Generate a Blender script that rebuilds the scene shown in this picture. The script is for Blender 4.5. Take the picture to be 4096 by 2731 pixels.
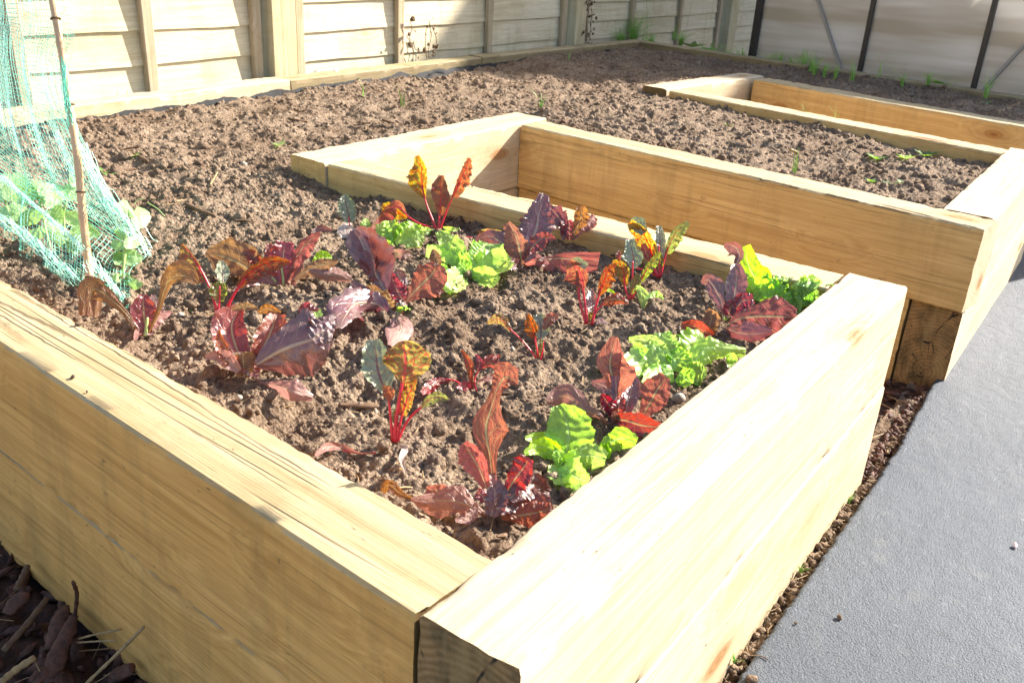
import bpy, math, random
import numpy as np
from mathutils import Vector, Matrix, noise as mn
random.seed(7); np.random.seed(7)
R = math.radians
S = bpy.context.scene
for o in list(bpy.data.objects): bpy.data.objects.remove(o)
COL = S.collection

# ---------------------------------------------------------------- camera
# world: bed top is z = 0, ground z = -0.36; +X runs along the sunny front sleeper, +Y along the left sleeper
CR = np.array([0.5846679, -0.8094339, 0.0545904]); CU = np.array([0.3015930, 0.2793266, 0.9116021]); CF = np.array([0.7531302, 0.5165204, -0.4074329])
CP = np.array([-0.4342067, -0.3742050, 0.5]); FP = 3642.72; PW, PH = 4096, 2731
cd = bpy.data.cameras.new('camera'); cam = bpy.data.objects.new('camera', cd); COL.objects.link(cam)
cam.matrix_world = Matrix(((CR[0], CU[0], -CF[0], CP[0]), (CR[1], CU[1], -CF[1], CP[1]), (CR[2], CU[2], -CF[2], CP[2]), (0, 0, 0, 1)))
cd.sensor_width = 36; cd.lens = FP / PW * 36; cd.clip_start = .02; cd.clip_end = 200
cd.dof.use_dof = True; cd.dof.focus_distance = 1.38; cd.dof.aperture_fstop = 16.
S.camera = cam
# ---------------------------------------------------------------- light
SUND = Vector((1.58, -.70, 1.0)).normalized()
EL = math.asin(SUND.z); AZ = math.atan2(SUND.y, SUND.x)
W = bpy.data.worlds.new('World'); S.world = W; W.use_nodes = True
wn = W.node_tree.nodes; wl = W.node_tree.links
sky = wn.new('ShaderNodeTexSky'); sky.sky_type = 'NISHITA'; sky.sun_disc = False
sky.sun_elevation = EL; sky.sun_rotation = math.pi / 2 - AZ
sky.air_density = 1.0; sky.dust_density = 2.0; sky.ozone_density = 1.0
wl.new(sky.outputs[0], wn['Background'].inputs[0]); wn['Background'].inputs[1].default_value = .098
sd = bpy.data.lights.new('sun', 'SUN'); sd.energy = 5.0; sd.angle = R(.5); sd.color = (1, .93, .82)
so = bpy.data.objects.new('sun', sd); COL.objects.link(so); so.rotation_euler = SUND.to_track_quat('Z', 'Y').to_euler(); so.location = (3, -2, 3)
S.view_settings.view_transform = 'Standard'; S.view_settings.look = 'None'
S.view_settings.exposure = 1.72; S.view_settings.gamma = 1

# ---------------------------------------------------------------- helpers
def ray(u, v): return CR * ((u - PW / 2) / FP) + CU * (-(v - PH / 2) / FP) + CF
def at(u, v, d): return CP + ray(u, v) * d
def on(u, v, z):
    r = ray(u, v); return CP + r * ((z - CP[2]) / r[2])
def depth(p): return float(np.dot(np.array(p) - CP, CF))
CROPS = {'F': (0, 0, 1.), 'A': (1250, 1000, .28694), 'B': (900, 900, .23912), '2': (700, 800, .38259), '3': (1300, 550, .38259), '4': (1850, 700, .38259),
         '5': (2450, 850, .43042), '6': (2100, 1300, .43042), '7': (1200, 1300, .43042), '8': (1500, 1700, .47824),
         'c1': (0, 0, .5952), 'c4': (0, 900, .5952), 'c5': (1300, 800, .5952), 'c3': (2600, 0, .63605), 'p': (0, 600, .44643), 'm': (0, 2100, .40253), 'r': (3100, 1100, .57406), 'c9': (2600, 1750, .63605)}
def C2(c, x, y): a = CROPS[c]; return a[0] + x * a[2], a[1] + y * a[2]
def tag(o, label=None, cat=None, group=None, kind=None):
    if label: o['label'] = label
    if cat: o['category'] = cat
    if group: o['group'] = group
    if kind: o['kind'] = kind
    return o
def link(name, me, mats=(), parent=None, smooth=False):
    o = bpy.data.objects.new(name, me); COL.objects.link(o)
    for m in (mats if isinstance(mats, (list, tuple)) else [mats]): me.materials.append(m)
    if smooth: me.polygons.foreach_set('use_smooth', [True] * len(me.polygons))
    if parent: o.parent = parent
    return o
def empty(name, loc=(0, 0, 0), rz=0, **k):
    o = bpy.data.objects.new(name, None); COL.objects.link(o); o.location = loc; o.rotation_euler.z = rz; o.empty_display_size = .05
    return tag(o, **k)
def mesh(name, V, F):
    me = bpy.data.meshes.new(name)
    V = np.asarray(V, dtype=np.float32).reshape(-1, 3)
    if isinstance(F, np.ndarray):
        n = F.shape[1]; me.vertices.add(len(V)); me.vertices.foreach_set('co', V.ravel())
        me.loops.add(F.size); me.loops.foreach_set('vertex_index', F.ravel().astype(np.int32))
        me.polygons.add(len(F)); me.polygons.foreach_set('loop_start', np.arange(0, F.size, n, dtype=np.int32))
        me.update(calc_edges=True); me.validate()
    else:
        me.from_pydata([tuple(map(float, v)) for v in V], [], F); me.update()
    return me
class MB:
    def __init__(s): s.V = []; s.F = []
    def add(s, V, F): b = len(s.V); s.V += [tuple(v) for v in V]; s.F += [tuple(i + b for i in f) for f in F]
    def box(s, c, sz, rot=None):
        V = [Vector(((i & 1) - .5, ((i >> 1) & 1) - .5, (i >> 2) - .5)) for i in range(8)]
        V = [Vector((v.x * sz[0], v.y * sz[1], v.z * sz[2])) for v in V]
        if rot: V = [rot @ v for v in V]
        s.add([v + Vector(c) for v in V], [(0, 2, 3, 1), (4, 5, 7, 6), (0, 1, 5, 4), (2, 6, 7, 3), (0, 4, 6, 2), (1, 3, 7, 5)])
    def tube(s, P, r, n=6, cap=True):
        P = [Vector(p) for p in P]; r = r if hasattr(r, '__len__') else [r] * len(P); V = []; F = []
        up = Vector((.3, .2, 1)).normalized()
        for i, p in enumerate(P):
            t = (P[min(i + 1, len(P) - 1)] - P[max(i - 1, 0)]).normalized()
            a = t.cross(up)
            if a.length < .05: a = t.cross(Vector((1, 0, 0)))
            a.normalize(); b = t.cross(a)
            for k in range(n):
                w = 2 * math.pi * k / n; V.append(p + (a * math.cos(w) + b * math.sin(w)) * r[i])
        for i in range(len(P) - 1):
            for k in range(n): F.append((i * n + k, i * n + (k + 1) % n, (i + 1) * n + (k + 1) % n, (i + 1) * n + k))
        if cap: F.append(tuple(range(n))[::-1]); F.append(tuple((len(P) - 1) * n + k for k in range(n)))
        s.add(V, F)
    def build(s, name, mat, parent=None, smooth=False): return link(name, mesh(name, s.V, s.F), mat, parent, smooth)
def spline(P, n):
    """Catmull-Rom through the rows of P (any dimension), n samples."""
    P = np.asarray(P, float); m = len(P)
    if m == 2: t = np.linspace(0, 1, n)[:, None]; return P[0] * (1 - t) + P[1] * t
    E = np.vstack([2 * P[0] - P[1], P, 2 * P[-1] - P[-2]]); out = []
    for x in np.linspace(0, m - 1 - 1e-6, n):
        i = int(x); t = x - i; a, b, c, d = E[i:i + 4]
        out.append(.5 * (2 * b + (c - a) * t + (2 * a - 5 * b + 4 * c - d) * t * t + (3 * b - a - 3 * c + d) * t ** 3))
    return np.array(out)
def vnoise(x, y, f, seed=0):
    rs = np.random.RandomState(seed); T = rs.rand(256, 256)
    x = x * f + 37.1 * seed; y = y * f + 11.7 * seed
    xi = np.floor(x).astype(int); yi = np.floor(y).astype(int); fx = x - xi; fy = y - yi
    fx = fx * fx * (3 - 2 * fx); fy = fy * fy * (3 - 2 * fy); g = lambda i, j: T[(xi + i) & 255, (yi + j) & 255]
    return (g(0, 0) * (1 - fx) + g(1, 0) * fx) * (1 - fy) + (g(0, 1) * (1 - fx) + g(1, 1) * fx) * fy - .5

# ---------------------------------------------------------------- node helpers
class NT:
    def __init__(s, name):
        s.m = bpy.data.materials.new(name); s.m.use_nodes = True; s.t = s.m.node_tree; s.t.nodes.clear()
        s.out = s.t.nodes.new('ShaderNodeOutputMaterial')
    def n(s, typ, ins=None, **kw):
        x = s.t.nodes.new('ShaderNode' + typ)
        for k, v in kw.items(): setattr(x, k, v)
        for k, v in (ins or {}).items(): s.set(x.inputs[k], v)
        return x
    def set(s, inp, v):
        if isinstance(v, bpy.types.NodeSocket): s.t.links.new(v, inp)
        elif isinstance(v, bpy.types.Node): s.t.links.new(v.outputs[0], inp)
        else:
            if isinstance(v, (tuple, list)) and len(v) == 3 and inp.type == 'RGBA': v = tuple(v) + (1,)
            inp.default_value = v
    def math(s, op, a, b=0, c=0, clamp=False): return s.n('Math', {0: a, 1: b, 2: c}, operation=op, use_clamp=clamp).outputs[0]
    def mix(s, f, a, b, mode='MIX'):
        x = s.n('Mix', data_type='RGBA', blend_type=mode); s.set(x.inputs[0], f); s.set(x.inputs[6], a); s.set(x.inputs[7], b); return x.outputs[2]
    def noise(s, v, scale, detail=3, rough=.55, dist=0): return s.n('TexNoise', {'Vector': v, 'Scale': scale, 'Detail': detail, 'Roughness': rough, 'Distortion': dist}).outputs[0]
    def map(s, v, sc=(1, 1, 1), loc=(0, 0, 0)): return s.n('Mapping', {'Vector': v, 'Scale': sc, 'Location': loc}).outputs[0]
    def ramp(s, f, lo, hi, a=0., b=1.): return s.n('MapRange', {0: f, 1: lo, 2: hi, 3: a, 4: b}).outputs[0]
    def bump(s, h, strength=.5, dist=.002, normal=None):
        x = s.n('Bump', {'Height': h, 'Strength': strength, 'Distance': dist})
        if normal is not None: s.set(x.inputs['Normal'], normal)
        return x.outputs[0]
    def surf(s, sh): s.t.links.new(sh.outputs[0], s.out.inputs[0]); return s.m

def mat_wood(name, side, top, stain=.5, crack=.5, dirt=.4, knots=1., rough=.75, green=.3, gstr=.6, scr=.12):
    N = NT(name); tc = N.n('TexCoord').outputs['Object']; oi = N.n('ObjectInfo').outputs['Random']
    off = N.n('CombineXYZ', {0: N.math('MULTIPLY', oi, 17.3), 1: N.math('MULTIPLY', oi, 5.1), 2: N.math('MULTIPLY', oi, 3.7)}).outputs[0]
    co = N.n('VectorMath', {0: tc, 1: off}, operation='ADD').outputs[0]
    warp = N.n('TexNoise', {'Vector': N.map(co, (2.2, 9, 9)), 'Scale': 1., 'Detail': 2.})
    # knots: cells stretched along the grain
    kv = N.n('TexVoronoi', {'Vector': N.map(co, (2.6, 6.5, 6.5)), 'Scale': 1., 'Randomness': 1.})
    kd = kv.outputs['Distance']
    kmask = N.ramp(kd, .13, .075, 0, 1); halo = N.ramp(kd, .38, .05, 0, 1)
    wco = N.n('VectorMath', {0: co, 1: N.n('VectorMath', {0: warp.outputs['Color'], 'Scale': .018}, operation='SCALE').outputs[0]}, operation='ADD').outputs[0]
    gy = N.n('VectorMath', {0: N.map(wco, (2.5, 75, 75))}, operation='ADD'); N.set(gy.inputs[1], N.n('CombineXYZ', {1: N.math('MULTIPLY', halo, 5), 2: N.math('MULTIPLY', halo, 5)}).outputs[0])
    grain = N.noise(gy.outputs[0], 1., 5, .6)
    fine = N.noise(N.map(wco, (8, 420, 420)), 1., 3, .6)
    broad = N.noise(N.map(co, (1.5, 7, 7)), 1., 3, .5)
    nz = N.n('SeparateXYZ', {0: N.n('NewGeometry').outputs['Normal']}).outputs[2]
    up = N.ramp(nz, .5, .8)
    base = N.mix(up, side, top)
    dk = N.mix(N.ramp(grain, .3, .68), (.60, .50, .36, 1), (1.0, 1.0, 1.0, 1)); c = N.mix(gstr, base, dk, 'MULTIPLY')
    c = N.mix(N.math('MULTIPLY', N.ramp(fine, .62, .4), .3), c, N.mix(1., c, (.62, .52, .42, 1), 'MULTIPLY'))
    c = N.mix(N.ramp(broad, .35, .7, 0, .45), c, N.mix(1., c, (.80, .72, .58, 1), 'MULTIPLY'))
    # vertical run stains
    sv = N.noise(N.map(co, (14, 14, 2.2)), 1., 4, .65, .4)
    c = N.mix(N.math('MULTIPLY', N.ramp(sv, .52, .75), stain), c, (.16, .12, .045))
    gv = N.noise(N.map(co, (3, 8, 5)), 1., 4, .6)
    c = N.mix(N.math('MULTIPLY', N.ramp(gv, .5, .72), green), c, (.25, .22, .07))
    # knots
    ring = N.math('SINE', N.math('MULTIPLY', kd, 170))
    kc = N.mix(N.ramp(ring, -1, 1, .1, .9), (.23, .10, .03), (.42, .21, .07))
    c = N.mix(N.math('MULTIPLY', N.ramp(kd, .30, .1, 0, .35), knots), c, (.36, .20, .07))
    c = N.mix(N.math('MULTIPLY', kmask, knots * .8), c, kc)
    # drying cracks along the grain
    wc2 = N.n('VectorMath', {0: co, 1: N.n('VectorMath', {0: warp.outputs['Color'], 'Scale': .007}, operation='SCALE').outputs[0]}, operation='ADD').outputs[0]
    cv = N.n('TexVoronoi', {'Vector': N.map(wc2, (.75, 46, 46)), 'Scale': 1.}, feature='DISTANCE_TO_EDGE').outputs['Distance']
    cm = N.math('MULTIPLY', N.ramp(cv, .04, .012), N.ramp(N.noise(N.map(co, (1.8, 26, 26)), 1., 3), .47, .56))
    cm = N.math('MULTIPLY', cm, N.math('MULTIPLY', N.ramp(up, 0, 1, scr, 1.), crack), clamp=True)
    c = N.mix(cm, c, (.055, .032, .014))
    # short scratches and specks of soil
    sp = N.ramp(N.noise(N.map(co, (60, 210, 210)), 1., 3, .7), .66, .74)
    sp = N.math('MULTIPLY', sp, N.ramp(N.noise(N.map(co, (9, 12, 12)), 1., 3), .42, .62))
    c = N.mix(N.math('MULTIPLY', sp, dirt), c, (.07, .045, .02))
    sp2 = N.math('MULTIPLY', N.ramp(N.noise(co, 38, 5, .75), .62, .72), N.ramp(N.noise(co, 6, 2), .5, .62))
    c = N.mix(N.math('MULTIPLY', sp2, dirt * .8), c, (.14, .09, .05))
    h = N.math('ADD', N.math('MULTIPLY', grain, .6), N.math('MULTIPLY', fine, .5)); h = N.math('SUBTRACT', h, N.math('MULTIPLY', cm, 1.6)); h = N.math('SUBTRACT', h, N.math('MULTIPLY', sp, .8 * dirt))
    p = N.n('BsdfPrincipled', {'Base Color': c, 'Roughness': rough, 'Normal': N.bump(h, .7, .0016)})
    p.inputs['Specular IOR Level'].default_value = .25
    return N.surf(p)
def mat_endgrain(name):
    N = NT(name); tc = N.n('TexCoord').outputs['Object']
    s = N.n('SeparateXYZ', {0: tc}); y = N.math('SUBTRACT', s.outputs[1], .042); z = N.math('SUBTRACT', s.outputs[2], .05)
    r = N.math('SQRT', N.math('ADD', N.math('MULTIPLY', y, y), N.math('MULTIPLY', z, z)))
    r = N.math('ADD', r, N.math('MULTIPLY', N.noise(tc, 18, 2), .018)); rg = N.math('SINE', N.math('MULTIPLY', r, 760))
    c = N.mix(N.ramp(rg, -1, 1), (.24, .13, .045), (.34, .20, .08))
    c = N.mix(N.ramp(N.noise(tc, 24, 5, .7), .38, .66, 0, .85), c, (.055, .042, .015)); c = N.mix(N.ramp(N.noise(N.map(tc, (1, 60, 9)), 1., 4), .5, .7, 0, .6), c, (.30, .20, .08))
    a = N.math('ARCTAN2', y, z); rad = N.n('TexVoronoi', {'Vector': N.n('CombineXYZ', {0: N.math('MULTIPLY', a, 2.1), 1: N.math('MULTIPLY', r, 9)}).outputs[0], 'Scale': 1.}, feature='DISTANCE_TO_EDGE').outputs['Distance']
    cr = N.math('MULTIPLY', N.ramp(rad, .03, .008), N.ramp(N.noise(tc, 30, 2), .42, .55)); c = N.mix(cr, c, (.012, .008, .004))
    return N.surf(N.n('BsdfPrincipled', {'Base Color': c, 'Roughness': .9, 'Normal': N.bump(N.math('SUBTRACT', N.noise(tc, 260, 4), cr), .6, .002)}))
def mat_soil(name, lo=(.105, .066, .042), hi=(.41, .308, .218)):
    N = NT(name); g = N.n('NewGeometry'); po = g.outputs['Position']
    a = N.noise(po, 6, 4, .6); b = N.noise(po, 90, 5, .7); f = N.noise(po, 420, 3, .7); v = N.n('TexVoronoi', {'Vector': po, 'Scale': 210.}).outputs['Distance']
    c = N.mix(N.ramp(b, .3, .72), lo, hi)
    c = N.mix(N.ramp(a, .42, .62, 0, .75), c, N.mix(1., c, (.60, .54, .5, 1), 'MULTIPLY'))
    c = N.mix(N.ramp(f, .6, .75, 0, .7), c, (.46, .36, .27)); c = N.mix(N.ramp(f, .42, .3, 0, .6), c, (.05, .03, .02))
    h = N.math('ADD', N.math('MULTIPLY', b, 1.2), N.math('ADD', N.math('MULTIPLY', f, .5), N.math('MULTIPLY', v, -.6)))
    return N.surf(N.n('BsdfPrincipled', {'Base Color': c, 'Roughness': .95, 'Specular IOR Level': .15, 'Normal': N.bump(h, 1., .0055)}))
def mat_simple(name, col, rough=.8, var=.3, scale=60, spec=.3, bump=.3, dist=.001, col2=None):
    N = NT(name); tc = N.n('TexCoord').outputs['Object']; n = N.noise(tc, scale, 4, .65)
    c2 = col2 or tuple(x * (1 - var) for x in col)
    oi = N.n('ObjectInfo').outputs['Random']
    c = N.mix(N.ramp(n, .3, .7), c2, col)
    return N.surf(N.n('BsdfPrincipled', {'Base Color': c, 'Roughness': rough, 'Specular IOR Level': spec, 'Normal': N.bump(n, bump, dist)}))
def mat_leaf(name, face, back, trans, vein, glossy=.3, tmix=.45, veinw=.35, nside=6., blister=1., mott=None, coat=0., spec=.5, netv=.0, tvar=0., rib=None):
    """uv.x runs across the blade (0.5 = midrib), uv.y from base to tip."""
    N = NT(name); uv = N.n('TexCoord').outputs['UV']; s = N.n('SeparateXYZ', {0: uv}); x = s.outputs[0]; y = s.outputs[1]
    oi = N.n('ObjectInfo').outputs['Random']
    au = N.math('MULTIPLY', N.math('ABSOLUTE', N.math('SUBTRACT', x, .5)), 2.)
    side = N.math('GREATER_THAN', x, .5)
    wob = N.math('MULTIPLY', N.math('SUBTRACT', N.noise(uv, 5., 2), .5), .5)
    t = N.math('SUBTRACT', N.math('MULTIPLY', y, nside), N.math('MULTIPLY', au, 1.5)); t = N.math('ADD', t, N.math('ADD', wob, N.math('MULTIPLY', side, .43))); t = N.math('ADD', t, N.math('MULTIPLY', oi, 3.))
    fr = N.math('ABSOLUTE', N.math('SUBTRACT', N.math('FRACT', t), .5))
    sv = N.ramp(fr, .085, .03); sv = N.math('MULTIPLY', sv, N.ramp(au, 1., .5))
    mid = N.ramp(N.math('DIVIDE', au, N.math('ADD', .03, N.math('MULTIPLY', N.math('SUBTRACT', 1., y), .07))), 1.3, .6); mid = N.math('MULTIPLY', mid, N.ramp(y, 1., .8))
    vor = N.n('TexVoronoi', {'Vector': N.map(uv, (6, 11, 1)), 'Scale': 1.}, feature='DISTANCE_TO_EDGE').outputs['Distance']
    nv = N.math('MULTIPLY', N.ramp(vor, .07, .02), netv)
    ve = N.math('MAXIMUM', mid, N.math('MAXIMUM', N.math('MULTIPLY', sv, .8), nv))
    gm = N.n('NewGeometry'); bf = gm.outputs['Backfacing']
    big = N.noise(uv, 2.3, 3); N1 = N.noise(uv, 11, 4)
    c = N.mix(bf, face, back)
    if mott: c = N.mix(N.ramp(big, .42, .64, 0, .85), c, mott)
    c = N.mix(N.ramp(N1, .35, .7, 0, .5), c, N.mix(1., c, (.6, .6, .6, 1), 'MULTIPLY'))
    c = N.mix(N.math('MULTIPLY', ve, veinw), c, vein)
    tcz = N.mix(N.ramp(N1, .35, .7, 0, .6), trans, N.mix(1., trans, (.55, .42, .4, 1), 'MULTIPLY')); tcz = N.mix(N.ramp(big, .5, .68, 0, tvar), tcz, (.16, .05, .03, 1))
    tcz = N.mix(N.math('MULTIPLY', ve, veinw), tcz, vein)
    rib = rib or vein; rm = N.math('MULTIPLY', mid, .7); c = N.mix(rm, c, rib); tcz = N.mix(rm, tcz, rib)
    hs = lambda q: N.n('HueSaturation', {'Hue': N.ramp(oi, 0, 1, .488, .512), 'Saturation': N.ramp(N.math('FRACT', N.math('MULTIPLY', oi, 7.3)), 0, 1, .88, 1.1), 'Value': N.ramp(N.math('FRACT', N.math('MULTIPLY', oi, 13.7)), 0, 1, .82, 1.2), 'Color': q}).outputs[0]
    c = hs(c); tcz = hs(tcz)
    bl = N.n('TexVoronoi', {'Vector': N.map(uv, (5, 8, 1)), 'Scale': 1.}, feature='SMOOTH_F1').outputs['Distance']
    h = N.math('SUBTRACT', N.math('MULTIPLY', bl, -1.2 * blister), N.math('MULTIPLY', ve, .8)); h = N.math('ADD', h, N.math('MULTIPLY', N.noise(uv, 30, 3), .25))
    nm = N.bump(h, .55, .003)
    p = N.n('BsdfPrincipled', {'Base Color': c, 'Roughness': glossy, 'Normal': nm, 'Specular IOR Level': spec, 'Coat Weight': coat, 'Coat Roughness': .25})
    tr = N.n('BsdfTranslucent', {'Color': tcz, 'Normal': nm})
    ms = N.n('MixShader', {0: tmix, 1: p.outputs[0], 2: tr.outputs[0]})
    return N.surf(ms)

M = {}
M['w_fresh'] = mat_wood('sleeper_fresh_pine', (.70, .59, .42), (.61, .535, .40), .14, .22, 1.3, 1., green=.08, gstr=.5)
M['w_left'] = mat_wood('sleeper_weathered_pine', (.88, .50, .165), (.52, .425, .27), .3, .6, 1.2, .8, green=.06, gstr=.7, scr=.3)
M['w_far'] = mat_wood('sleeper_golden_pine', (.68, .47, .21), (.60, .50, .32), .35, .8, .9, 1.3, green=.15, scr=.4)
M['w_dark'] = mat_wood('sleeper_dark_ends', (.19, .12, .05), (.4, .3, .17), .9, .9, .8, .2)
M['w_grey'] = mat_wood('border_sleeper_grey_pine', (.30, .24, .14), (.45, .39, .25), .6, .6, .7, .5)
M['fence'] = mat_wood('fence_board_pale_pine', (.74, .685, .52), (.74, .68, .52), .3, .3, .5, .9, green=.4, gstr=.5)
M['batten'] = mat_wood('fence_batten_pine', (.52, .44, .32), (.5, .4, .3), .3, .3, .3, .1)
M['w_pale'] = mat_wood('fence_side_sleeper_pine', (.62, .54, .38), (.66, .58, .40), .3, .5, .5, .4)
M['post'] = mat_wood('fence_post_pine', (.62, .56, .38), (.6, .56, .42), .2, .5, .3, .0, green=.4)
M['end'] = mat_endgrain('sleeper_end_grain')
M['soil'] = mat_soil('dry_garden_soil')
M['clod'] = mat_soil('dry_soil_clods', (.14, .09, .06), (.42, .315, .225))
M['mulch'] = mat_simple('bark_mulch', (.085, .038, .024), .85, .6, 60, .3, .8, .004, (.018, .010, .008))
M['bark'] = mat_simple('bark_chunk', (.15, .06, .038), .75, .6, 70, .4, .8, .003, (.03, .016, .012))
M['straw'] = mat_simple('dry_straw', (.44, .29, .14), .7, .5, 90)
M['twig'] = mat_simple('dry_twig', (.20, .12, .07), .8, .5, 80)
M['stone'] = mat_simple('pale_stone', (.42, .36, .30), .8, .3, 50)
M['cane'] = mat_simple('bamboo_cane', (.62, .40, .22), .45, .25, 25, .5, .15)
M['plastic'] = mat_simple('black_plastic_sheet', (.006, .006, .008), .85, .5, 20, .6, .6, .004)
M['frame'] = mat_simple('black_greenhouse_frame', (.012, .013, .017), .4, .2, 20, .5, .05)
M['brace'] = mat_simple('aluminium_brace', (.28, .26, .24), .45, .2, 20, .5, .05)
M['net'] = mat_simple('green_garden_net', (.22, .85, .66), .45, .25, 50, .5, .05)
M['netw'] = mat_simple('pale_net_fold', (.52, .95, .78), .45, .25, 50, .5, .05)
M['stalk'] = mat_simple('chard_stalk_red', (.80, .02, .04), .35, .4, 60, .6, .1)
M['gstem'] = mat_simple('pale_green_stem', (.42, .55, .20), .45, .3, 60, .4, .1)
M['grass'] = mat_simple('weed_green', (.34, .60, .11), .5, .4, 60, .4, .1)
M['deadleaf'] = mat_simple('dead_ivy_leaf', (.16, .10, .05), .8, .5, 60)
M['petal'] = mat_simple('pink_petal', (.75, .45, .45), .6, .2, 60)
M['white'] = mat_simple('white_plastic_underside', (.75, .75, .72), .4, .2, 20)
M['red'] = mat_leaf('lettuce_red_leaf', (.20, .04, .042), (.25, .08, .06), (.62, .09, .045), (.50, .24, .17), .36, .30, .5, 6, 1., (.17, .065, .05), .5, .8, .2, rib=(.52, .42, .2))
M['redback'] = mat_leaf('lettuce_orange_red_leaf', (.27, .07, .055), (.26, .075, .06), (.72, .15, .085), (.55, .38, .17), .42, .40, .6, 6, .8, (.24, .07, .055), .25, .6, .35, rib=(.52, .42, .2))
M['crimson'] = mat_leaf('lettuce_crimson_leaf', (.17, .018, .028), (.22, .03, .04), (.60, .03, .035), (.5, .25, .12), .3, .34, .35, 6, 1.3, None, .5, .8, rib=(.52, .42, .2))
M['bronze'] = mat_leaf('lettuce_bronze_leaf', (.25, .13, .065), (.22, .12, .055), (.55, .27, .07), (.40, .26, .14), .4, .40, .5, 6, .8, (.19, .07, .05), .25, .6, .35, rib=(.52, .42, .2))
M['pink'] = mat_leaf('lettuce_faded_pink_leaf', (.42, .20, .18), (.40, .20, .17), (.68, .27, .22), (.58, .38, .30), .45, .3, .5, 6, .7, (.36, .16, .13), .25, .6, .3, rib=(.50, .36, .22))
M['plum'] = mat_leaf('lettuce_glossy_plum_leaf', (.15, .038, .055), (.18, .07, .07), (.46, .09, .08), (.34, .19, .16), .36, .22, .55, 6, 1.2, (.12, .075, .06), .8, 1., .25, rib=(.50, .36, .22))
M['lime'] = mat_leaf('lettuce_lime_leaf', (.40, .72, .09), (.44, .70, .13), (.60, 1., .08), (.56, .82, .25), .38, .48, .4, 7, 1.4, (.40, .64, .12), .3, .6)
M['chard'] = mat_leaf('chard_leaf_amber', (.11, .11, .03), (.20, .14, .04), (.56, .50, .05), (.58, .015, .015), .34, .50, 1., 4.5, 1.4, (.13, .06, .03), .4, .7, .9, .55)
M['chardo'] = mat_leaf('chard_leaf_orange', (.15, .07, .04), (.20, .10, .045), (.50, .22, .045), (.50, .02, .02), .34, .46, 1., 5, 1.4, (.13, .06, .04), .4, .7, .9, .7)
M['chardg'] = mat_leaf('chard_leaf_green', (.07, .16, .04), (.12, .20, .06), (.48, .72, .05), (.40, .04, .03), .32, .42, .9, 5, 1.5, (.07, .11, .04), .5, .8, .8, .2)
M['silver'] = mat_leaf('chard_leaf_painted_sheen', (.36, .36, .24), (.30, .31, .2), (.3, .35, .12), (.20, .06, .06), .4, .2, .7, 5, 1.8, (.22, .26, .14), .3, .8)  # base colour brightened to paint in the sun sheen of a waxy leaf
M['pale'] = mat_leaf('leaf_pale_underside', (.62, .50, .44), (.60, .48, .42), (.6, .4, .3), (.45, .25, .2), .4, .2, .5, 5, .7, None, .2)
M['pea'] = mat_leaf('pea_leaf', (.26, .46, .16), (.34, .52, .24), (.50, .80, .15), (.45, .60, .3), .5, .35, .3, 5, .4, None, .1)
M['weed'] = mat_leaf('weed_leaf', (.14, .27, .06), (.16, .3, .08), (.40, .75, .08), (.3, .45, .15), .5, .4, .3, 5, .4, None, .1)

def mat_asphalt():
    N = NT('grey_tarmac'); po = N.n('NewGeometry').outputs['Position']
    a = N.noise(po, 330, 4, .75); b = N.noise(po, 3, 3); v = N.n('TexVoronoi', {'Vector': po, 'Scale': 300.}).outputs['Distance']; d = N.noise(po, 700, 2, .6); v2 = N.n('TexVoronoi', {'Vector': po, 'Scale': 26.}).outputs['Distance']
    c = N.mix(N.ramp(a, .3, .7), (.020, .028, .040), (.088, .108, .142)); b2 = N.noise(po, 14, 5, .7); c = N.mix(N.ramp(b, .35, .65, 0, .4), c, (.10, .118, .15)); c = N.mix(N.ramp(b2, .56, .72, 0, .35), c, (.15, .155, .16)); c = N.mix(N.ramp(b2, .42, .3, 0, .4), c, (.05, .058, .072))
    c = N.mix(N.ramp(a, .41, .33, 0, .95), c, (.03, .03, .035)); c = N.mix(N.ramp(v2, .10, .07, 0, .35), c, (.2, .21, .23))
    h = N.math('ADD', N.math('MULTIPLY', a, 1.0), N.math('MULTIPLY', v, -.4)); h = N.math('ADD', h, N.math('MULTIPLY', d, .4))
    return N.surf(N.n('BsdfPrincipled', {'Base Color': c, 'Roughness': .6, 'Specular IOR Level': .45, 'Normal': N.bump(h, 1., .0028)}))
M['asphalt'] = mat_asphalt()
def mat_poly():
    N = NT('twin_wall_polycarbonate'); tc = N.n('TexCoord').outputs['Object']; s = N.n('SeparateXYZ', {0: tc})
    fl = N.math('SINE', N.math('MULTIPLY', s.outputs[0], 620)); bd = N.noise(N.map(tc, (.7, 1, 7)), 1., 3)
    c = N.mix(N.ramp(bd, .40, .60), (.50, .44, .34), (.92, .89, .86)); c = N.mix(N.ramp(fl, .6, 1., 0, .10), c, (.45, .42, .44))
    di = N.n('BsdfDiffuse', {'Color': c}); tl = N.n('BsdfTranslucent', {'Color': c}); tp = N.n('BsdfTransparent', {'Color': (.95, .95, .95, 1)}); gl = N.n('BsdfGlossy', {'Color': (.9, .9, .9, 1), 'Roughness': .35})
    m1 = N.n('MixShader', {0: .5, 1: di.outputs[0], 2: tl.outputs[0]}); m2 = N.n('MixShader', {0: .5, 1: m1.outputs[0], 2: tp.outputs[0]}); m3 = N.n('MixShader', {0: .06, 1: m2.outputs[0], 2: gl.outputs[0]})
    return N.surf(m3)
M['poly'] = mat_poly()

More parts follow.
